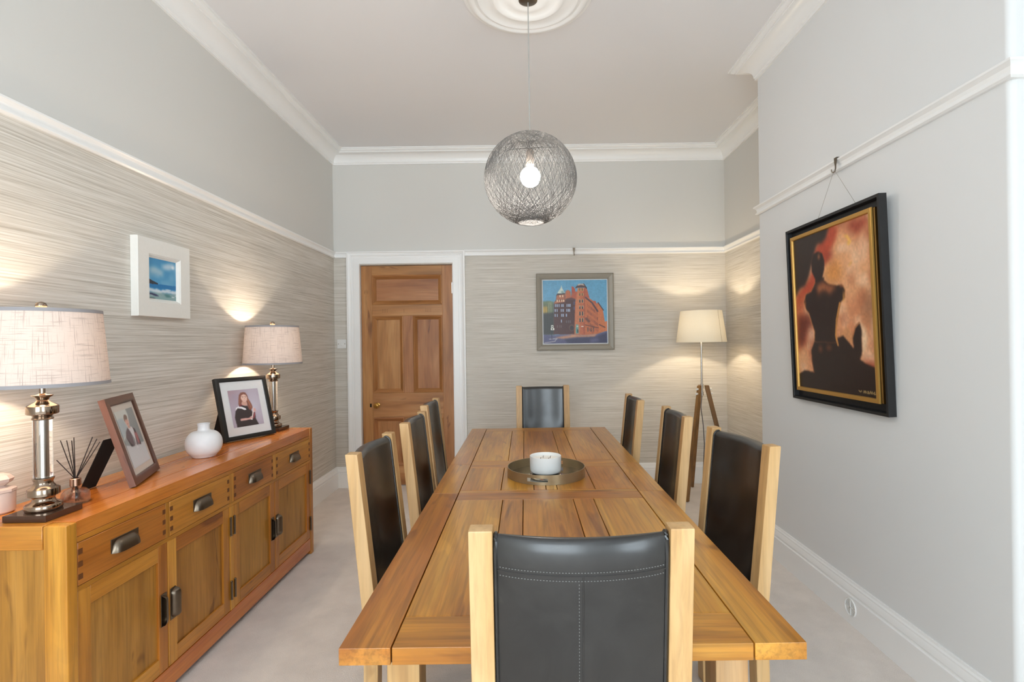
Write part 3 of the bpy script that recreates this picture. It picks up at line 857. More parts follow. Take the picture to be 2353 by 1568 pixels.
# ---- big figure painting on the chimney breast
def paint_figure():
    c = Canvas(190, 232, (224, 164, 118), 3)
    n1, n2 = c.noise(5, 6), c.noise(12, 14)
    c.put(np.clip((n1-.45)*3, 0, 1), (206, 130, 90), .7); c.put(np.clip((n2-.5)*3, 0, 1), (240, 200, 164), .7)
    c.put(np.clip((c.noise(9, 9)-.6)*3, 0, 1), (170, 92, 60), .45)
    c.poly([(0.529,-0.001),(0.662,0.0),(0.616,0.074),(0.508,0.15),(0.451,0.207),(0.393,0.256),(0.248,0.367),(0.165,0.39),(0.024,0.461),(0.008,0.375),(0.137,0.319),(0.258,0.242),(0.299,0.117)], (176,58,30), 4, .9, .03)
    c.poly([(-.1,.40),(.2,.36),(.14,.48),(.2,.6),(.1,.72),(-.1,.78)], (188,92,56), 6, .8, .04)
    c.poly([(0.018,0.512),(0.176,0.498),(0.226,0.568),(0.162,0.624),(0.094,0.702),(0.004,0.743)], (104,38,22), 5, .9, .04)
    c.poly([(0.79,0.003),(0.976,-0.0),(0.946,0.052),(0.835,0.074),(0.732,0.04)], (146,52,30), 4, .85, .04)
    c.poly([(0.451,0.151),(0.568,0.148),(0.543,0.199),(0.449,0.225)], (150,48,28), 4, .85, .03)
    c.poly([(0.451,0.207),(0.639,0.211),(0.668,0.285),(0.624,0.342),(0.488,0.33),(0.452,0.29)], (214,140,66), 7, .8)
    c.poly([(0.932,0.409),(0.993,0.43),(0.991,0.589),(0.914,0.571),(0.856,0.503)], (140,86,56), 8, .8, .03)
    c.poly([(-0.025,-0.004),(0.529,-0.001),(0.468,0.052),(0.299,0.117),(0.262,0.204),(0.2,0.285),(0.113,0.327),(0.008,0.38),(-0.068,0.374)], (38,20,14), 3, 1., .03)
    c.poly([(0.188,0.596),(0.261,0.616),(0.235,0.692),(0.158,0.663)], (230,186,160), 6, .8)
    c.poly([(0.701,0.072),(0.755,0.08),(0.791,0.119),(0.766,0.141),(0.74,0.13),(0.757,0.109)], (240,186,90), 1, .9)
    c.poly([(0.792,0.225),(0.777,0.249),(0.729,0.265),(0.764,0.243)], (236,176,84), 1, .8)
    c.poly([(0.703,0.602),(0.77,0.667),(0.756,0.717),(0.679,0.692),(0.59,0.657)], (206,146,96), 2, .8)
    c.poly([(0.847,0.585),(0.908,0.623),(0.922,0.676),(0.895,0.748),(0.851,0.774),(0.861,0.635)], (238,206,168), 3, .95)
    c.poly([(0.929,0.728),(1.0,0.794),(1.005,0.809),(0.889,0.805),(0.85,0.782)], (234,186,150), 2, .9)
    gd = [(-0.002,0.913),(0.098,0.883),(0.23,0.892),(0.209,0.817),(0.205,0.75),(0.262,0.688),(0.55,0.666),(0.591,0.731),(0.569,0.67),(0.646,0.657),(0.714,0.7),(0.766,0.734),(0.756,0.667),(0.794,0.609),(0.84,0.583),(0.859,0.626),(0.851,0.765),(0.825,0.791),(0.888,0.813),(1.003,0.837),(1.007,1.003),(-0.013,1.008)]
    c.poly([(.86,.79),(1.01,.81),(1.01,.86),(.9,.86)], (150,50,28), 5, .8)
    c.poly(gd, (34,15,10), 1)
    dk = (36,16,11)
    torso = [(0.303,0.323),(0.248,0.367),(0.166,0.379),(0.13,0.427),(0.16,0.48),(0.199,0.504),(0.246,0.587),(0.273,0.626),(0.261,0.692),(0.556,0.701),(0.554,0.63),(0.581,0.56),(0.631,0.457),(0.681,0.438),(0.69,0.391),(0.66,0.358),(0.585,0.355),(0.487,0.339),(0.439,0.312)]
    for off in (.008,): c.poly([(x+off*(1 if x > .42 else -1), y) for x, y in torso], (206,136,70), 1, .75)
    c.poly(torso, dk, 1)
    c.poly([(0.316,0.282),(0.3,0.342),(0.424,0.352),(0.435,0.293)], dk, 1)
    c.poly([(0.319,0.334),(0.344,0.402),(0.379,0.377),(0.443,0.372),(0.5,0.404),(0.604,0.358),(0.487,0.344),(0.428,0.316)], (190,112,66), 4, .8)
    c.poly([(0.367,0.121),(0.426,0.143),(0.45,0.197),(0.44,0.243),(0.409,0.295),(0.354,0.311),(0.307,0.286),(0.269,0.244),(0.264,0.185),(0.297,0.131)], dk, 1)
    c.ell(.376, .156, .03, .03, (196,126,84), 1., .75)
    c.ell(.148, .438, .02, .045, (196,120,66), 1., .6); c.ell(.672, .43, .02, .05, (222,160,80), 1., .8); c.ell(.65, .365, .035, .016, (176,104,66), 1., .6)
    c.ell(.339, .739, .045, .035, (150,88,54), 1., .7); c.ell(.458, .73, .055, .03, (140,82,50), 1., .7)
    c.line([(0.62,0.465),(0.572,0.56),(0.553,0.657),(.575,.71)], .009, (214,148,70), .8)
    c.line([(.205,.75),(.209,.817),(.23,.89)], .007, (140,80,44), .6); c.line([(.756,.667),(.79,.612),(.838,.586)], .007, (190,120,70), .6)
    for sg in ([(.80,.968),(.815,.976),(.83,.968)],[(.85,.978),(.858,.966),(.866,.978),(.874,.966),(.882,.977)],[(.892,.972),(.902,.966),(.908,.976),(.895,.979)],[(.915,.978),(.925,.964),(.932,.978),(.942,.966),(.948,.978)],[(.955,.975),(.968,.966),(.962,.98),(.978,.976)]): c.line(sg, .0028, (196,168,108), .85)
    c.I *= (1+.10*(c.noise(60, 74)-.5))[..., None]
    return c
PW, PH = .785, .955
t = empty('framed_painting', (CX-.0355, 2.592, 1.038)); tag(t, 'large painting of a dark seated figure from behind, deep black frame with gold inner frame', 'painting')
# local frame: x runs from the door end to the window end of the breast, -y out into the room; it tips forward at the top
tilt = math.radians(1.9)
t.rotation_euler = (0, 0, -PI/2)
Mt = Matrix.Rotation(tilt, 4, 'X')
x0, x1 = -PW/2, PW/2
b = MB()
b.ring(x0, x1, 0, PH, [(0, .034), (0, 0), (.013, 0), (.015, .004), (.017, .028), (.017, .034)], M=Mt)
b.board(x0+.016, x1-.016, .028, .033, .016, PH-.016, bev=0, M=Mt)
b.build('outer_frame', BLACKW, t)
gx0, gx1, gz0, gz1 = x0+.050, x1-.050, .050, PH-.046
b = MB()
b.ring(gx0, gx1, gz0, gz1, [(0, .026), (0, .018), (.0, .016), (.004, .012), (.004, .004)], mat=1, M=Mt, closed=False)
b.ring(gx0, gx1, gz0, gz1, [(.0, .005), (.001, -.002), (.005, -.004), (.019, -.003), (.022, .003), (.022, .012)], mat=0, M=Mt, closed=False)
b.build('gilt_frame', [GOLD, GOLDD], t)
paint_figure().mesh('canvas', gx0+.020, gx1-.020, gz0+.020, gz1-.020, .006, ART, t, Mt)
b = MB(); hk = (-(2.555-2.592), -.000, 2.205-1.038)
for xx in (-.16, .20): b.tube([(hk[0], -.004, hk[2]+.004), (xx, .012, PH-.02)], .0009, 4)
b.build('hanging_wire', STEEL, t)

def make_hook(name, loc, rz, lab):
    """brass hook with a flat strap clipped over the picture rail; local -y is into the room"""
    t = empty(name, loc, rz); tag(t, lab, 'picture hook', 'picture rail hooks')
    b = MB()
    strap = [(-.012, .063), (.012, .063), (.010, .042), (.005, .024), (.004, .006), (-.004, .006), (-.005, .024), (-.010, .042)]
    vs = [(x, -.0335, z) for x, z in strap]+[(x, -.0315, z) for x, z in strap]
    n = len(strap); fs = [list(range(n)), [n+k for k in range(n)][::-1]]+[[k, (k+1) % n, n+(k+1) % n, n+k] for k in range(n)]
    b.add(vs, fs, 0, None, 0)
    b.board(-.012, .012, -.0335, -.004, .0605, .063, bev=.0005)
    b.tube([(0, -.033, .008), (0, -.036, -.006), (0, -.044, -.012), (0, -.052, -.006), (0, -.053, .004)], .003, 8)
    b.build('strap', BRONZE, t)
make_hook('picture_hook', (CX, 2.555, ZRAIL-.004), -PI/2, 'bronze hook on the picture rail holding up the large figure painting')
make_hook('picture_hook', (.483, YB, ZRAIL+.004), 0, 'small dark hook on the picture rail over the building painting')

# ---- painting of the red sandstone corner building
def paint_building():
    c = Canvas(220, 220, (92, 156, 194), 5)
    q = lambda *p: [((p[i]-218)/1222, (p[i+1]-185)/1215) for i in range(0, len(p), 2)]
    def R(x0, y0, x1, y1, col, a=1.): (u0, v0), (u1, v1) = q(x0, y0, x1, y1); c.rect(u0, v0, u1, v1, col, a)
    c.put(c.V, (120, 176, 208), .7); c.I *= (1+.05*(c.noise(20, 20)-.5))[..., None]
    c.poly(q(218,590,330,580,420,600,430,1230,218,1240), (96,112,84), 2)
    c.poly(q(218,690,300,680,310,800,218,830), (196,156,60), 3, .8); c.poly(q(310,600,390,590,390,800,320,1000), (130,140,110), 2, .8)
    c.poly(q(218,820,430,800,430,1230,218,1240), (44,42,44), 3, .85)
    for x in (255, 300, 345, 395): R(x, 640, x+6, 1180, (40,44,40), .6)
    dark = (74,38,36)
    c.poly(q(410,1225,425,620,470,560,480,470,640,440,650,560,840,540,840,1235,600,1230), dark, 1)
    c.poly(q(425,640,440,590,640,560,640,600), (176,108,76), 1, .9); c.poly(q(480,470,640,440,630,560,470,560), (168,100,70), 1)
    c.poly(q(640,560,650,400,690,372,745,400,760,560), (178,100,66), 1); c.poly(q(740,560,770,430,830,400,900,420,900,560), (172,84,54), 1)
    c.poly(q(770,430,768,305,800,310,835,360,830,430), (170,72,46), 0)
    c.poly(q(640,590,660,540,760,520,830,545,830,590), (72,44,50), 1, .85)
    c.poly(q(470,480,500,430,640,432,640,455,500,468), (50,44,48), 1)
    c.poly(q(490,440,520,390,560,330,575,280,585,330,620,400,640,432), (196,212,204), 0); c.poly(q(560,400,600,390,640,432,570,436), (120,150,150), 1, .8)
    c.poly(q(810,1245,835,600,870,540,885,340,1030,340,1040,540,1010,1250), (182,98,62), 0)
    c.poly(q(885,340,920,340,905,1240,810,1245,840,600), (198,122,78), 2, .8); c.poly(q(1000,340,1035,345,1040,560,1015,1240,985,1240), (150,74,50), 2, .8)
    c.poly(q(838,330,890,270,1000,255,1062,335,1060,370,1020,330,880,330,845,350), (72,50,50), 0); c.poly(q(870,300,905,258,990,258,1030,300,950,280), (214,196,182), 1, .9)
    c.poly(q(1000,245,1060,330,1040,330,995,262), (50,44,50), 0)
    c.poly(q(1030,340,1065,370,1110,540,1040,520), (176,88,58), 0)
    c.poly(q(1030,520,1110,540,1260,650,1350,750,1395,1100,1390,1180,1240,1235,1010,1250,1020,560), (188,104,62), 0)
    c.poly(q(1250,640,1275,620,1360,760,1410,1100,1400,1180,1285,1195), (196,112,66), 0); c.poly(q(1395,990,1440,980,1440,1180,1400,1180), (206,120,72), 0)
    c.poly(q(1170,600,1200,585,1230,600,1240,660,1190,640), (176,90,60), 0)
    c.line(q(1035,525,1150,620,1260,790), .012, (74,48,56)); c.line(q(1270,625,1370,770), .008, (60,50,60))
    c.line(q(1020,1050,1270,1110), .006, (86,48,44)); c.line(q(1040,930,1090,980), .02, (70,44,50), .7); c.line(q(1290,1050,1395,1100), .008, (90,50,44))
    for i in range(9):
        for j in range(5):
            x = 1062+i*23+j*2; y = 650+j*110+i*18
            if y < 1170: R(x, y, x+8, y+56, (92,48,42), .8)
    for x in (1060, 1120, 1165): R(x, 1100, x+20, 1180, (84,70,66), .8)
    for y, h in ((340,55),(440,46),(560,60),(680,60),(795,75),(920,70)):
        for x in (905, 958): R(x-4, y-4, x+36, y+h+4, (206,158,110), .9); R(x, y, x+30, y+h, (70,58,60) if y > 500 else (120,90,48)); R(x+4, y, x+26, y+22, (186,178,172), .5 if 600 < y < 780 else .1)
    for y, xs_ in ((470,(535,585)),(560,(480,520,565,600)),(640,(445,478,515,560,590,665,695,725)),(735,(440,475,555,590,660,690,715)),(830,(436,475,560,590,650)),(940,(555,))):
        for x in xs_: R(x, y, x+20, y+58 if y > 600 else y+40, (160,178,206) if y > 600 else (236,214,184), .9)
    for x in (800,): 
        for y in (600, 700): R(x, y, x+26, y+60, (70,80,120), .9)
    for x in (650, 690, 725): R(x, 960, x+22, 1010, (96,88,92), .8)
    c.ell(*(q(760,1100)[0]), .05, .06, (104,72,62), .3, .9); c.ell(*(q(760,1105)[0]), .035, .045, (44,36,42), .3, .9)
    for x in (480,520,550): R(x, 1050, x+14, 1100, (110,92,88), .8)
    c.poly(q(832,1215,840,1035,890,1045,890,1215), (92,150,144), 0); R(850, 1060, 885, 1090, (190,206,196), .8); R(860, 1130, 885, 1200, (30,40,44), .8)
    R(940, 1070, 985, 1088, (228,214,196))
    c.poly(q(218,1225,420,1240,830,1230,1010,1250,1240,1230,1440,1170,1440,1410,218,1410), (86,86,122), 1)
    c.poly(q(430,1290,760,1225,1010,1250,1240,1225,1200,1280,900,1290,600,1312), (196,142,112), 2); c.poly(q(218,1225,430,1240,780,1240,700,1262,420,1250), (130,124,150), 2, .8)
    c.poly(q(600,1320,880,1285,1200,1285,1440,1200,1440,1410,700,1410), (54,54,84), 3, .85); c.poly(q(1100,1330,1250,1290,1280,1370,1120,1390), (96,98,136), 4, .8)
    c.line(q(330,1315,480,1305,440,1340), .006, (196,190,196), .8); c.line(q(235,1385,440,1358), .005, (206,196,196), .8)
    R(374, 1050, 382, 1320, (32,34,48)); R(366, 1048, 408, 1100, (220,224,214)); R(362, 1102, 425, 1142, (226,228,220)); R(376, 1066, 398, 1086, (60,64,70)); R(376, 1108, 400, 1130, (50,54,60))
    c.I *= (1+.10*(c.noise(70, 70)-.5))[..., None]
    return c
t = empty('framed_painting', (.488, YB, 1.2955)); tag(t, 'square painting of a red corner building under blue sky, grey frame, on the door wall', 'painting')
b = MB(); W2 = .372
b.ring(-W2, W2, 0, .738, [(0, -.001), (0, -.030), (.006, -.034), (.010, -.030), (.014, -.030), (.040, -.022), (.046, -.026), (.052, -.024), (.056, -.016), (.056, -.001)]); b.build('frame', GREYF, t)
b = MB(); b.board(-W2+.054, W2-.054, -.012, -.002, .054, .684, bev=0); b.build('white_slip', MOUNT, t)
paint_building().mesh('canvas', -W2+.0645, W2-.0645, .0645, .6735, -.0135, ART, t)

# ---- small seascape
def paint_sea():
    c = Canvas(110, 120, (64, 142, 190), 9)
    c.put(c.V, (96, 166, 206), .8); c.put(np.clip((c.noise(6, 7)-.5)*2, 0, 1), (140, 186, 212), .5)
    c.poly([(0.492,0.18),(0.626,0.095),(0.814,0.06),(0.973,0.072),(0.97,0.2),(0.776,0.208),(0.589,0.249)], (196,214,226), 5, .9, .05)
    c.poly([(0.047,0.24),(0.2,0.22),(0.405,0.257),(0.523,0.308),(0.507,0.425),(0.368,0.393),(0.121,0.391),(0.042,0.337)], (172,200,212), 6, .9, .05)
    c.ell(.88, .15, .08, .06, (236,240,244), .8, .8)
    c.poly([(-.1,.63),(1.1,.61),(1.1,1.1),(-.1,1.1)], (28,118,178), 0)
    c.poly([(-0.003,0.511),(0.131,0.551),(0.335,0.602),(0.337,0.634),(0.136,0.64),(0.004,0.63),(-.1,.63),(-.1,.49)], (54,60,72), 0)
    c.poly([(-0.1,0.743),(0.436,0.756),(1.1,0.743),(1.1,0.829),(0.627,0.829),(0.305,0.851),(-0.1,0.84)], (216,224,232), 2, .95, .05)
    c.poly([(-.1,.84),(.5,.83),(1.1,.82),(1.1,1.1),(-.1,1.1)], (142,170,170), 2, .95)
    c.put(np.clip((c.noise(8, 22)-.5)*3, 0, 1)*(c.V > .72)*(c.V < .92), (236,238,240), .6)
    c.poly([(-0.1,0.856),(0.127,0.859),(0.262,0.879),(0.378,0.921),(0.219,0.916),(0.085,0.896),(-0.1,0.896)], (40,40,84), 1)
    c.poly([(0.535,0.854),(0.723,0.853),(0.823,0.912),(0.633,0.92)], (66,122,124), 2, .9)
    c.poly([(-.1,.975),(.2,.97),(.4,1.1),(-.1,1.1)], (70,72,70), 2, .7)
    return c
t = empty('framed_painting', (XL, 2.602, 1.527), PI/2); tag(t, 'small blue seascape in a wide cream frame on the wallpaper above the sideboard', 'painting')
b = MB(); S = .188
b.ring(-S, S, 0, .378, [(0, -.001), (0, -.034), (.002, -.036), (.073, -.035), (.076, -.032), (.078, -.032), (.090, -.019), (.090, -.001)]); b.build('frame', CREAMF, t)
paint_sea().mesh('canvas', -S+.088, S-.088, .088, .290, -.0195, ART, t)

# ---- framed photographs standing on the sideboard
def paint_graduate():
    c = Canvas(120, 150, (182, 172, 188), 11)
    c.ell(.75, .5, .5, .6, (206, 204, 218), 1., .8); c.put(np.clip(1-c.V*2, 0, 1)*np.clip(1-c.U*1.6, 0, 1), (172, 138, 146), .7)
    c.put(np.clip((c.noise(5, 6)-.5)*2, 0, 1), (168, 158, 178), .4)
    c.poly([(0.376,0.424),(0.556,0.459),(0.651,0.564),(0.677,0.65),(0.763,0.659),(0.754,0.837),(0.818,0.988),(.82,1.1),(0.111,1.1),(0.1,0.877),(0.084,0.738),(0.144,0.559),(0.238,0.475),(0.303,0.435)], (62,54,56), 1)
    hair = [(0.492,0.072),(0.561,0.089),(0.611,0.165),(0.624,0.274),(0.667,0.35),(0.705,0.449),(0.711,0.522),(0.646,0.587),(0.591,0.57),(0.554,0.471),(0.547,0.363),(0.392,0.349),(0.366,0.406),(0.289,0.434),(0.273,0.385),(0.306,0.247),(0.341,0.144),(0.403,0.083)]
    c.poly(hair, (136,88,76), 1); c.line([(.60,.3),(.66,.5)], .02, (176,116,90), .8); c.line([(.31,.38),(.35,.2)], .015, (166,108,88), .6)
    c.poly([(0.406,0.315),(0.552,0.34),(0.544,0.446),(0.471,0.451),(0.364,0.411)], (214,168,152), 1)
    c.poly([(0.487,0.131),(0.562,0.155),(0.594,0.224),(0.583,0.295),(0.538,0.338),(0.485,0.348),(0.433,0.323),(0.392,0.278),(0.38,0.23),(0.409,0.161)], (232,196,182), 1)
    for x in (.448, .541): c.ell(x, .218, .022, .010, (84,64,62), .6, .9); c.line([(x-.03,.192),(x+.025,.190)], .006, (130,92,80), .7)
    c.line([(.505,.23),(.515,.262),(.495,.268)], .006, (206,156,142), .8); c.ell(.492, .294, .034, .014, (196,112,108), .4, .9); c.ell(.494, .291, .026, .007, (248,240,236), .4, .95)
    c.poly([(0.267,0.437),(0.38,0.472),(0.485,0.523),(0.491,0.559),(0.433,0.563),(0.343,0.515),(0.221,0.491),(0.146,0.548),(0.167,0.48)], (238,238,242), 0)
    c.line([(.37,.42),(.30,.44)], .02, (120,40,50), .7)
    c.poly([(0.252,0.786),(0.373,0.782),(0.544,0.789),(0.611,0.75),(0.666,0.768),(0.638,0.83),(0.534,0.836),(0.389,0.842),(0.247,0.843)], (222,176,168), 1)
    c.poly([(0.736,0.512),(0.779,0.553),(0.72,0.654),(0.633,0.853),(0.577,0.84),(0.652,0.73),(0.691,0.615)], (240,226,222), 0)
    c.poly([(0.738,0.536),(0.801,0.555),(0.803,0.615),(0.763,0.659),(0.72,0.618)], (224,178,170), 1); c.poly([(0.742,0.657),(0.771,0.66),(0.746,0.741),(0.681,0.835),(0.663,0.815)], (176,84,92), 1)
    for i in range(4): c.line([(.575+.012*i,.775+.012*i),(.63+.006*i,.765+.016*i)], .006, (200,148,140), .6)
    return c
def paint_man():
    c = Canvas(120, 150, (150, 158, 160), 12)
    c.put(c.U, (132, 140, 142), .8)
    c.poly([(-.1,-.1),(0.583,-0.1),(0.644,0.098),(0.528,0.329),(-0.106,0.547)], (206,210,206), 2)
    c.poly([(-.1,0.137),(0.315,0.131),(0.399,0.315),(0.138,0.444),(-0.1,0.465)], (176,190,196), 2)
    c.poly([(-0.137,0.56),(0.2,.62),(1.061,0.66),(1.1,1.1),(-.1,1.1)], (206,208,212), 1)
    c.poly([(0.383,0.313),(0.488,0.383),(0.455,0.657),(0.245,0.635),(0.145,0.465),(0.238,0.376)], (104,92,100), 1)
    c.poly([(.61,.33),(0.741,0.381),(0.806,0.641),(0.804,0.675),(0.712,0.665),(.5,.66)], (112,100,108), 1)
    c.poly([(0.405,0.311),(0.612,0.323),(0.678,0.384),(0.556,0.643),(0.619,0.718),(0.5,0.713),(0.547,0.534)], (222,222,226), 1)
    c.poly([(0.658,0.357),(0.741,0.381),(0.806,0.641),(0.804,0.675),(0.712,0.665)], (42,34,38), 1); c.poly([(0.638,0.44),(0.786,0.447),(0.763,0.658),(0.674,0.647)], (186,112,116), 2, .9)
    c.poly([(.18,.47),(.3,.6),(.4,.655),(.26,.64)], (46,40,44), 1)
    c.ell(.475, .21, .10, .105, (222,176,162), .15); c.ell(.475, .135, .105, .055, (120,98,92), .3); c.ell(.38, .17, .03, .05, (128,104,96), .5)
    for x in (.44, .515): c.ell(x, .195, .016, .008, (70,56,54), .6, .9)
    c.line([(.48,.2),(.488,.228)], .006, (190,140,126), .8); c.ell(.48, .258, .035, .010, (170,100,94), .5, .8)
    c.poly([(.43,.29),(.53,.29),(.55,.34),(.42,.33)], (206,160,146), 1)
    return c
def photo_frame(name, base, L, H, fr, dep, lean, normal, mats, mtw, phot, lab, stand_off, stand_len, mount, strut_turn=0.):
    """base: midpoint of the front bottom edge; normal: horizontal facing direction"""
    rz = math.atan2(normal[1], normal[0])+PI/2
    t = empty(name, base, rz); tag(t, lab, 'photo frame', 'framed photographs on the sideboard')
    Mt = Matrix.Translation((0, 0, .0008+dep*math.sin(math.radians(lean)))) @ Matrix.Rotation(-math.radians(lean), 4, 'X')
    b = MB()
    b.ring(-L/2, L/2, 0, H, [(0, dep), (0, 0), (fr*.8, -.002), (fr, .001), (fr, dep)], M=Mt); b.build('frame', mats, t)
    b = MB(); b.board(-L/2+fr-.002, L/2-fr+.002, .006, dep-.002, fr-.002, H-fr+.002, bev=0, M=Mt); b.build('mount', mount, t)
    mx, mz0, mz1 = mtw
    phot.mesh('photograph', -L/2+mx, L/2-mx, mz0, H-mz1, .0045, PRINT, t, Mt)
    # easel strut hinged on the back
    a = math.radians(lean)
    sk = strut_turn; wv = Vector((math.cos(sk), math.sin(sk), 0))
    top = Vector((stand_off, dep*math.cos(a)+H*.56*math.sin(a)+.05*abs(math.sin(sk)), H*.56*math.cos(a)))
    foot = Vector((stand_off, dep*math.cos(a)+stand_len, .0008))
    dv = (top-foot)
    b = MB(); w0, w1, th = .042, .046, .0018
    nrm = Vector((0, dv.z, -dv.y)).normalized()*th
    def s4(p, w): return [p-wv*w, p+wv*w, p+wv*w+nrm, p-wv*w+nrm]
    A4 = s4(foot, w0); B4 = s4(top, w1)
    b.hexa([A4[0], A4[1], A4[2], A4[3], B4[0], B4[1], B4[2], B4[3]], 2, 0); b.build('easel_strut', BLACKC, t)
    return t
photo_frame('photo_frame', (-1.617, 3.058, .8302), .325, .368, .024, .024, 15, (.897, -.442), BLACKP, (.066, .072, .076), paint_graduate(),
            'black photo frame with a robed graduate holding a scroll, leaning on the sideboard', -.10, .135, MOUNT)
photo_frame('photo_frame', (-1.581, 2.168, .8302), .316, .358, .034, .022, 16, (.933, .36), WALNUT, (.058, .060, .060), paint_man(),
            'brown wooden photo frame with a seated man in a jacket, tilted back on the sideboard', -.105, .15, IVORY, -.30)

# ------------------------------------------------------------------ sideboard ornaments
t = empty('vase', (-1.603, 2.576, .8302)); tag(t, 'squat round white ceramic vase with a narrow neck', 'vase')
b = MB(); pr = [(0, 0), (.046, 0), (.051, .003)]
for i in range(1, 40):
    a = -1.02+(1.02+1.22)*i/40
    r = .081*math.cos(a)**.62; z = .064+.066*math.sin(a)*1.0
    pr.append((r+.0005*(i % 2), z+.003))
pr += [(.030, .131), (.0265, .137), (.0255, .150), (.0275, .163), (.0285, .166), (.0255, .1665), (.022, .150), (.022, .135), (0, .133)]
b.lathe(pr, 56); b.build('body', CERAM, t, angle=60)

t = empty('reed_diffuser', (-1.602, 1.838, .8302)); tag(t, 'clear round reed diffuser bottle with dark sticks behind the lamp base', 'reed diffuser')
b = MB(); b.lathe([(0, 0), (0.0344, 0), (0.0404, .006), (0.0421, .022), (0.0396, .038), (0.0310, .048), (0.0189, .053), (0.0138, .057), (0.0138, .064), (0.0112, .064), (0.0112, .056), (0.0172, .050), (0.0292, .045), (0.0370, .036), (0.0396, .022), (0.0378, .008), (0.0327, .004), (0, .004)], 36)
b.build('bottle', BOTTLE, t)
b = MB(); b.lathe([(0, .0045), (0.0318, .0045), (0.0374, .009), (0.0387, .020), (0, .0205)], 28); b.build('oil', glass('pale_oil', (250,226,206), 0, .5), t)
b = MB(); b.lathe([(0.0116, .062), (0.0163, .062), (0.0163, .086), (0.0146, .088), (0.0116, .088)], 28, closed=True); b.build('collar', plain('rose_metal', (206,170,150), .2, 1.), t)
for (dx, dy, tz) in ((-.046, -.012, .155), (-.034, .010, .220), (-.030, -.016, .225), (-.020, .020, .228), (-.006, -.004, .222), (.052, .020, .222), (.060, -.006, .234), (.066, .014, .212)):
    b = MB(); b.tube([(-dx*.35, -dy*.35, .010), (dx*.06, dy*.06, .088), (dx*1.15, dy*1.15, tz)], .0016, 6); b.build('reed', REED, t)

t = empty('candle_jar', (-1.776, 1.735, .8302)); tag(t, 'pink glass candle jar with pale wax at the edge beside the lamp base', 'candle jar')
b = MB(); b.lathe([(0, 0), (.040, 0), (.046, .006), (.0475, .070), (.044, .0705), (.042, .008), (0, .006)], 32); b.build('jar', BLUSH, t)
b = MB(); b.lathe([(0, .0065), (.0415, .0085), (.0430, .058), (0, .058)], 32); b.build('wax', WAX, t)
b = MB(); b.lathe([(0, .0712), (.050, .0712), (.050, .080), (.030, .086), (.022, .090), (.040, .104), (.044, .114), (.034, .126), (.016, .132), (0, .133)], 10); b.build('lid', BLUSH, t, angle=10)

# ------------------------------------------------------------------ tray and candle
tx, ty = .092, 2.432
t = empty('round_tray', (tx, ty, ZT+.0003)); tag(t, 'round aged metal tray with slot handles in the middle of the table', 'tray')
b = MB(); b.lathe([(0, 0), (.178, 0), (.178, .004), (0, .004)], 72); b.build('mirror_base', MIRROR, t)
b = MB(); n = 120; Ro, Ri = .1815, .1785
zz = [0, .013, .029, .0435]
def slot(k):
    a = math.degrees(2*PI*(k+.5)/n)
    return abs((a-255+180) % 360-180) < 14.5 or abs((a-75+180) % 360-180) < 14.5
idx = {}
vs, fs = [], []
for ri, r in enumerate((Ro, Ri)):
    for zi, z in enumerate(zz):
        for k_ in range(n):
            idx[ri, zi, k_] = len(vs); vs.append((r*math.cos(2*PI*k_/n), r*math.sin(2*PI*k_/n), z))
for k_ in range(n):
    k2 = (k_+1) % n
    for zi in range(3):
        if zi == 1 and slot(k_): continue
        fs.append([idx[0, zi, k_], idx[0, zi, k2], idx[0, zi+1, k2], idx[0, zi+1, k_]])
        fs.append([idx[1, zi, k2], idx[1, zi, k_], idx[1, zi+1, k_], idx[1, zi+1, k2]])
    fs.append([idx[0, 3, k_], idx[0, 3, k2], idx[1, 3, k2], idx[1, 3, k_]]); fs.append([idx[0, 0, k2], idx[0, 0, k_], idx[1, 0, k_], idx[1, 0, k2]])
    if slot(k_):
        fs.append([idx[0, 1, k_], idx[0, 1, k2], idx[1, 1, k2], idx[1, 1, k_]]); fs.append([idx[0, 2, k2], idx[0, 2, k_], idx[1, 2, k_], idx[1, 2, k2]])
        if not slot((k_-1) % n): fs.append([idx[0, 1, k_], idx[1, 1, k_], idx[1, 2, k_], idx[0, 2, k_]])
        if not slot(k2): fs.append([idx[0, 1, k2], idx[0, 2, k2], idx[1, 2, k2], idx[1, 1, k2]])
b.add(vs, fs, 0, None, 0); b.build('rim', TRAYM, t, recalc=False)
t = empty('glass_candle', (tx-.003, ty-.012, ZT+.0046)); tag(t, 'wide white candle in a frosted glass bowl standing on the tray', 'candle')
b = MB(); b.lathe([(0, 0), (.070, 0), (.072, .003), (.072, .010), (.060, .012), (0, .012)], 48); b.build('glass_foot', GLASS, t)
b = MB(); b.lathe([(0, .0125), (.064, .0125), (.070, .017), (.0725, .026), (.0735, .088), (.0725, .0895), (.0705, .088), (.0695, .030), (.066, .020), (0, .018)], 56); b.build('glass_bowl', FROST, t)
b = MB(); b.lathe([(0, .0185), (.062, .0205), (.068, .030), (.0692, .074), (.055, .0725), (0, .0735)], 48); b.build('wax', WAX, t)
for a in (.6, 2.0, 3.6, 5.2):
    b = MB(); b.tube([(.027*math.cos(a), .027*math.sin(a), .072), (.027*math.cos(a)+.001, .027*math.sin(a), .079), (.027*math.cos(a)+.003, .027*math.sin(a), .084)], .0012, 6); b.build('wick', REED, t)

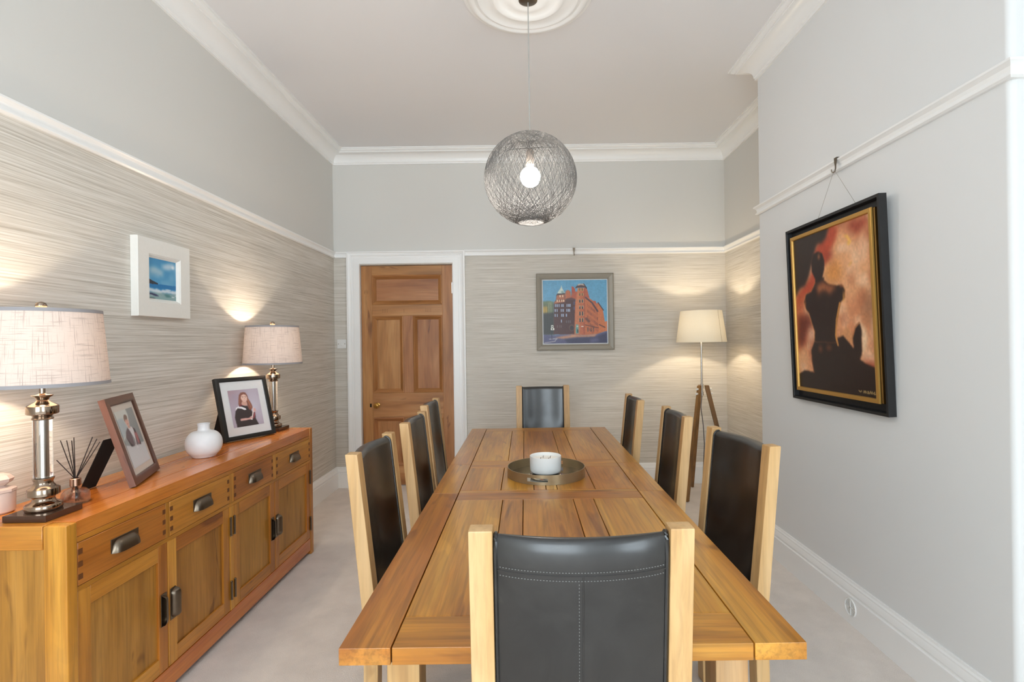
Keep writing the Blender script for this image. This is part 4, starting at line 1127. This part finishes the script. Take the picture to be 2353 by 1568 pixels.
# ------------------------------------------------------------------ floor lamp in the alcove
fx, fy = 1.560, 4.580
t = empty('floor_lamp', (fx, fy, 0)); tag(t, 'tripod floor lamp with wooden legs and a lit cream shade in the corner', 'floor lamp')
z0, z1, r0, r1 = 1.357, 1.632, .214, .176
b = MB(); b.lathe([(r0, z0), (r1, z1)], 96, a0=PI/2); sh = b.build('lamp_shade', CREAMS, t)
a = math.radians(-58)
b = MB(); b.tube([((r0+.0008)*math.cos(a), (r0+.0008)*math.sin(a), z0), ((r1+.0008)*math.cos(a), (r1+.0008)*math.sin(a), z1)], .0012, 4); b.build('shade_seam', plain('shade_seam', (170,150,110), .8), sh)
b = MB(); b.tube([(0, 0, .90), (0, 0, 1.45)], .0085, 14); b.build('pole', STEEL, t)
for za in (.885, .955):
    b = MB(); b.lathe([(.0087, za), (.0135, za), (.0135, za+.032), (.0087, za+.032)], 20, closed=True); b.build('pole_collar', STEEL, t)
b = MB(); b.lathe([(.0087, 1.45), (.02, 1.45), (.02, 1.475), (.0087, 1.475)], 14, closed=True); b.build('bulb_holder', STEEL, t)
b = MB()
for q in (0, 2*PI/3, 4*PI/3): b.tube([(0, 0, z1-.03), (r1*math.cos(q), r1*math.sin(q), z1-.012)], .0016, 5)
b.build('shade_carrier', STEEL, t)
for (dx, dy) in ((-.196, -.168), (-.012, .272), (.262, -.036)):
    b = MB(); L = math.hypot(dx, dy); ux, uy = dx/L, dy/L
    top = Vector((ux*.040, uy*.040, .975)); bot = Vector((dx, dy, .001))
    side = Vector((-uy, ux, 0)); rad = Vector((ux, uy, 0))
    def sq(p, w, d): return [p-side*w-rad*d, p+side*w-rad*d, p+side*w+rad*d, p-side*w+rad*d]
    b.hexa(sq(bot, .012, .017)+sq(top, .012, .019), 2, .002); lgp = b.build('leg', TEAK, t)
    for zz_ in (.945, .905):
        p = top+(bot-top)*((.975-zz_)/.974)
        b = MB(); q_ = p+rad*.019
        b.tube([q_, q_+rad*.004, q_+rad*.0045, q_+rad*.016], .009, 12); b.build('wing_nut', PLASTIC, lgp)
b = MB()
b.tube([(0, -.002, .885), (-.012, -.004, .78), (.006, -.006, .62), (.014, -.004, .45), (.004, 0, .25), (.0, .02, .08), (.03, .06, .012), (.10, .10, .006), (.16, .20, .006), (.10, .28, .006), (.18, .33, .03), (.20, .38, .06)], .0034, 6); b.build('cord', FLEX, t)

# ------------------------------------------------------------------ fittings
t = empty('light_switch', (-1.7655, YB, 1.384)); tag(t, 'white square light switch on the wallpaper between the corner and the door', 'light switch')
b = MB(); b.board(-.043, .043, -.009, -.0005, -.043, .043, bev=.002, seg=2); b.build('plate', PLASTIC, t)
b = MB(); b.board(-.010, .010, -.013, -.0093, -.016, .016, bev=.0015); b.build('rocker', PLASTIC, t)
for x in (-.030, .030):
    b = MB(); b.lathe([(0, .0005), (.004, .0005), (.004, .0015), (0, .002)], 12, M=Matrix.Translation((x, -.009, 0)) @ Matrix.Rotation(PI/2, 4, 'X')); b.build('screw', STEEL, t)

t = empty('round_vent', (CX-.0303, 2.485, .085), -PI/2); tag(t, 'small round white vent grille on the skirting below the figure painting', 'vent')
b = MB(); Mv = Matrix.Rotation(PI/2, 4, 'X')
b.lathe([(.040, 0), (.043, 0), (.043, .004), (.040, .006), (.037, .004), (.037, 0)], 40, closed=True, M=Mv); b.build('rim', PLASTIC, t)
b = MB()
for i in range(-5, 6):
    z = i*.0064; w = math.sqrt(max(0, .037**2-z*z)); b.board(-w, w, -.0028, -.0006, z-.0015, z+.0015, bev=0)
b.board(-.003, .003, -.0045, -.0005, -.037, .037, bev=0); b.board(-.037, .037, -.0045, -.0005, -.0025, .0025, bev=0)
b.build('grille', PLASTIC, t)

# ------------------------------------------------------------------ daylight and camera
l = bpy.data.lights.new('window_daylight', 'AREA'); l.shape = 'RECTANGLE'; l.size = WX1-WX0; l.size_y = WZ1-WZ0; l.energy = 158; l.color = (.81, .925, 1.)
o = bpy.data.objects.new('window_daylight', l); C.objects.link(o)
o.location = ((WX0+WX1)/2, YF-.16, (WZ0+WZ1)/2); o.rotation_euler = (PI/2, 0, 0)
for xw, rz in ((XR+.16, PI/2),):  # added fill lamp outside the invented side opening, lifts the left wall
    l = bpy.data.lights.new('added_side_fill', 'AREA'); l.shape = 'RECTANGLE'; l.size = SY1-SY0; l.size_y = SZ1-SZ0; l.energy = 88; l.color = (.81, .925, 1.)
    o = bpy.data.objects.new('added_side_fill', l); C.objects.link(o)
    o.location = (xw, (SY0+SY1)/2, (SZ0+SZ1)/2); o.rotation_euler = (PI/2, 0, rz)
w = bpy.data.worlds.new('sky'); bpy.context.scene.world = w; w.use_nodes = True
bg = w.node_tree.nodes['Background']; bg.inputs[0].default_value = (.72, .85, 1, 1); bg.inputs[1].default_value = 1.0

cam = bpy.data.cameras.new('camera'); co = bpy.data.objects.new('camera', cam); C.objects.link(co)
r = .0135
right = Vector((math.cos(r), 0, -math.sin(r))); up = Vector((math.sin(r), 0, math.cos(r))); back = Vector((0, -1, 0))
co.matrix_world = Matrix(((right.x, up.x, back.x, 0), (right.y, up.y, back.y, 0), (right.z, up.z, back.z, EYE), (0, 0, 0, 1)))
cam.sensor_fit = 'HORIZONTAL'; cam.sensor_width = 36; cam.lens = 36*1190/2353
cam.shift_x = -(1206-1176.5)/2353; cam.shift_y = (786-784)/2353
cam.clip_start = .05; cam.clip_end = 60
sc = bpy.context.scene
sc.camera = co
sc.view_settings.view_transform = 'Standard'; sc.view_settings.look = 'None'; sc.view_settings.gamma = 1; sc.view_settings.use_curve_mapping = False
sc.view_settings.exposure = 0.0
cy = sc.cycles
cy.max_bounces = 14; cy.diffuse_bounces = 8; cy.glossy_bounces = 6; cy.transmission_bounces = 10; cy.transparent_max_bounces = 16
cy.caustics_reflective = False; cy.caustics_refractive = False; cy.sample_clamp_indirect = 6.
cy.use_denoising = True
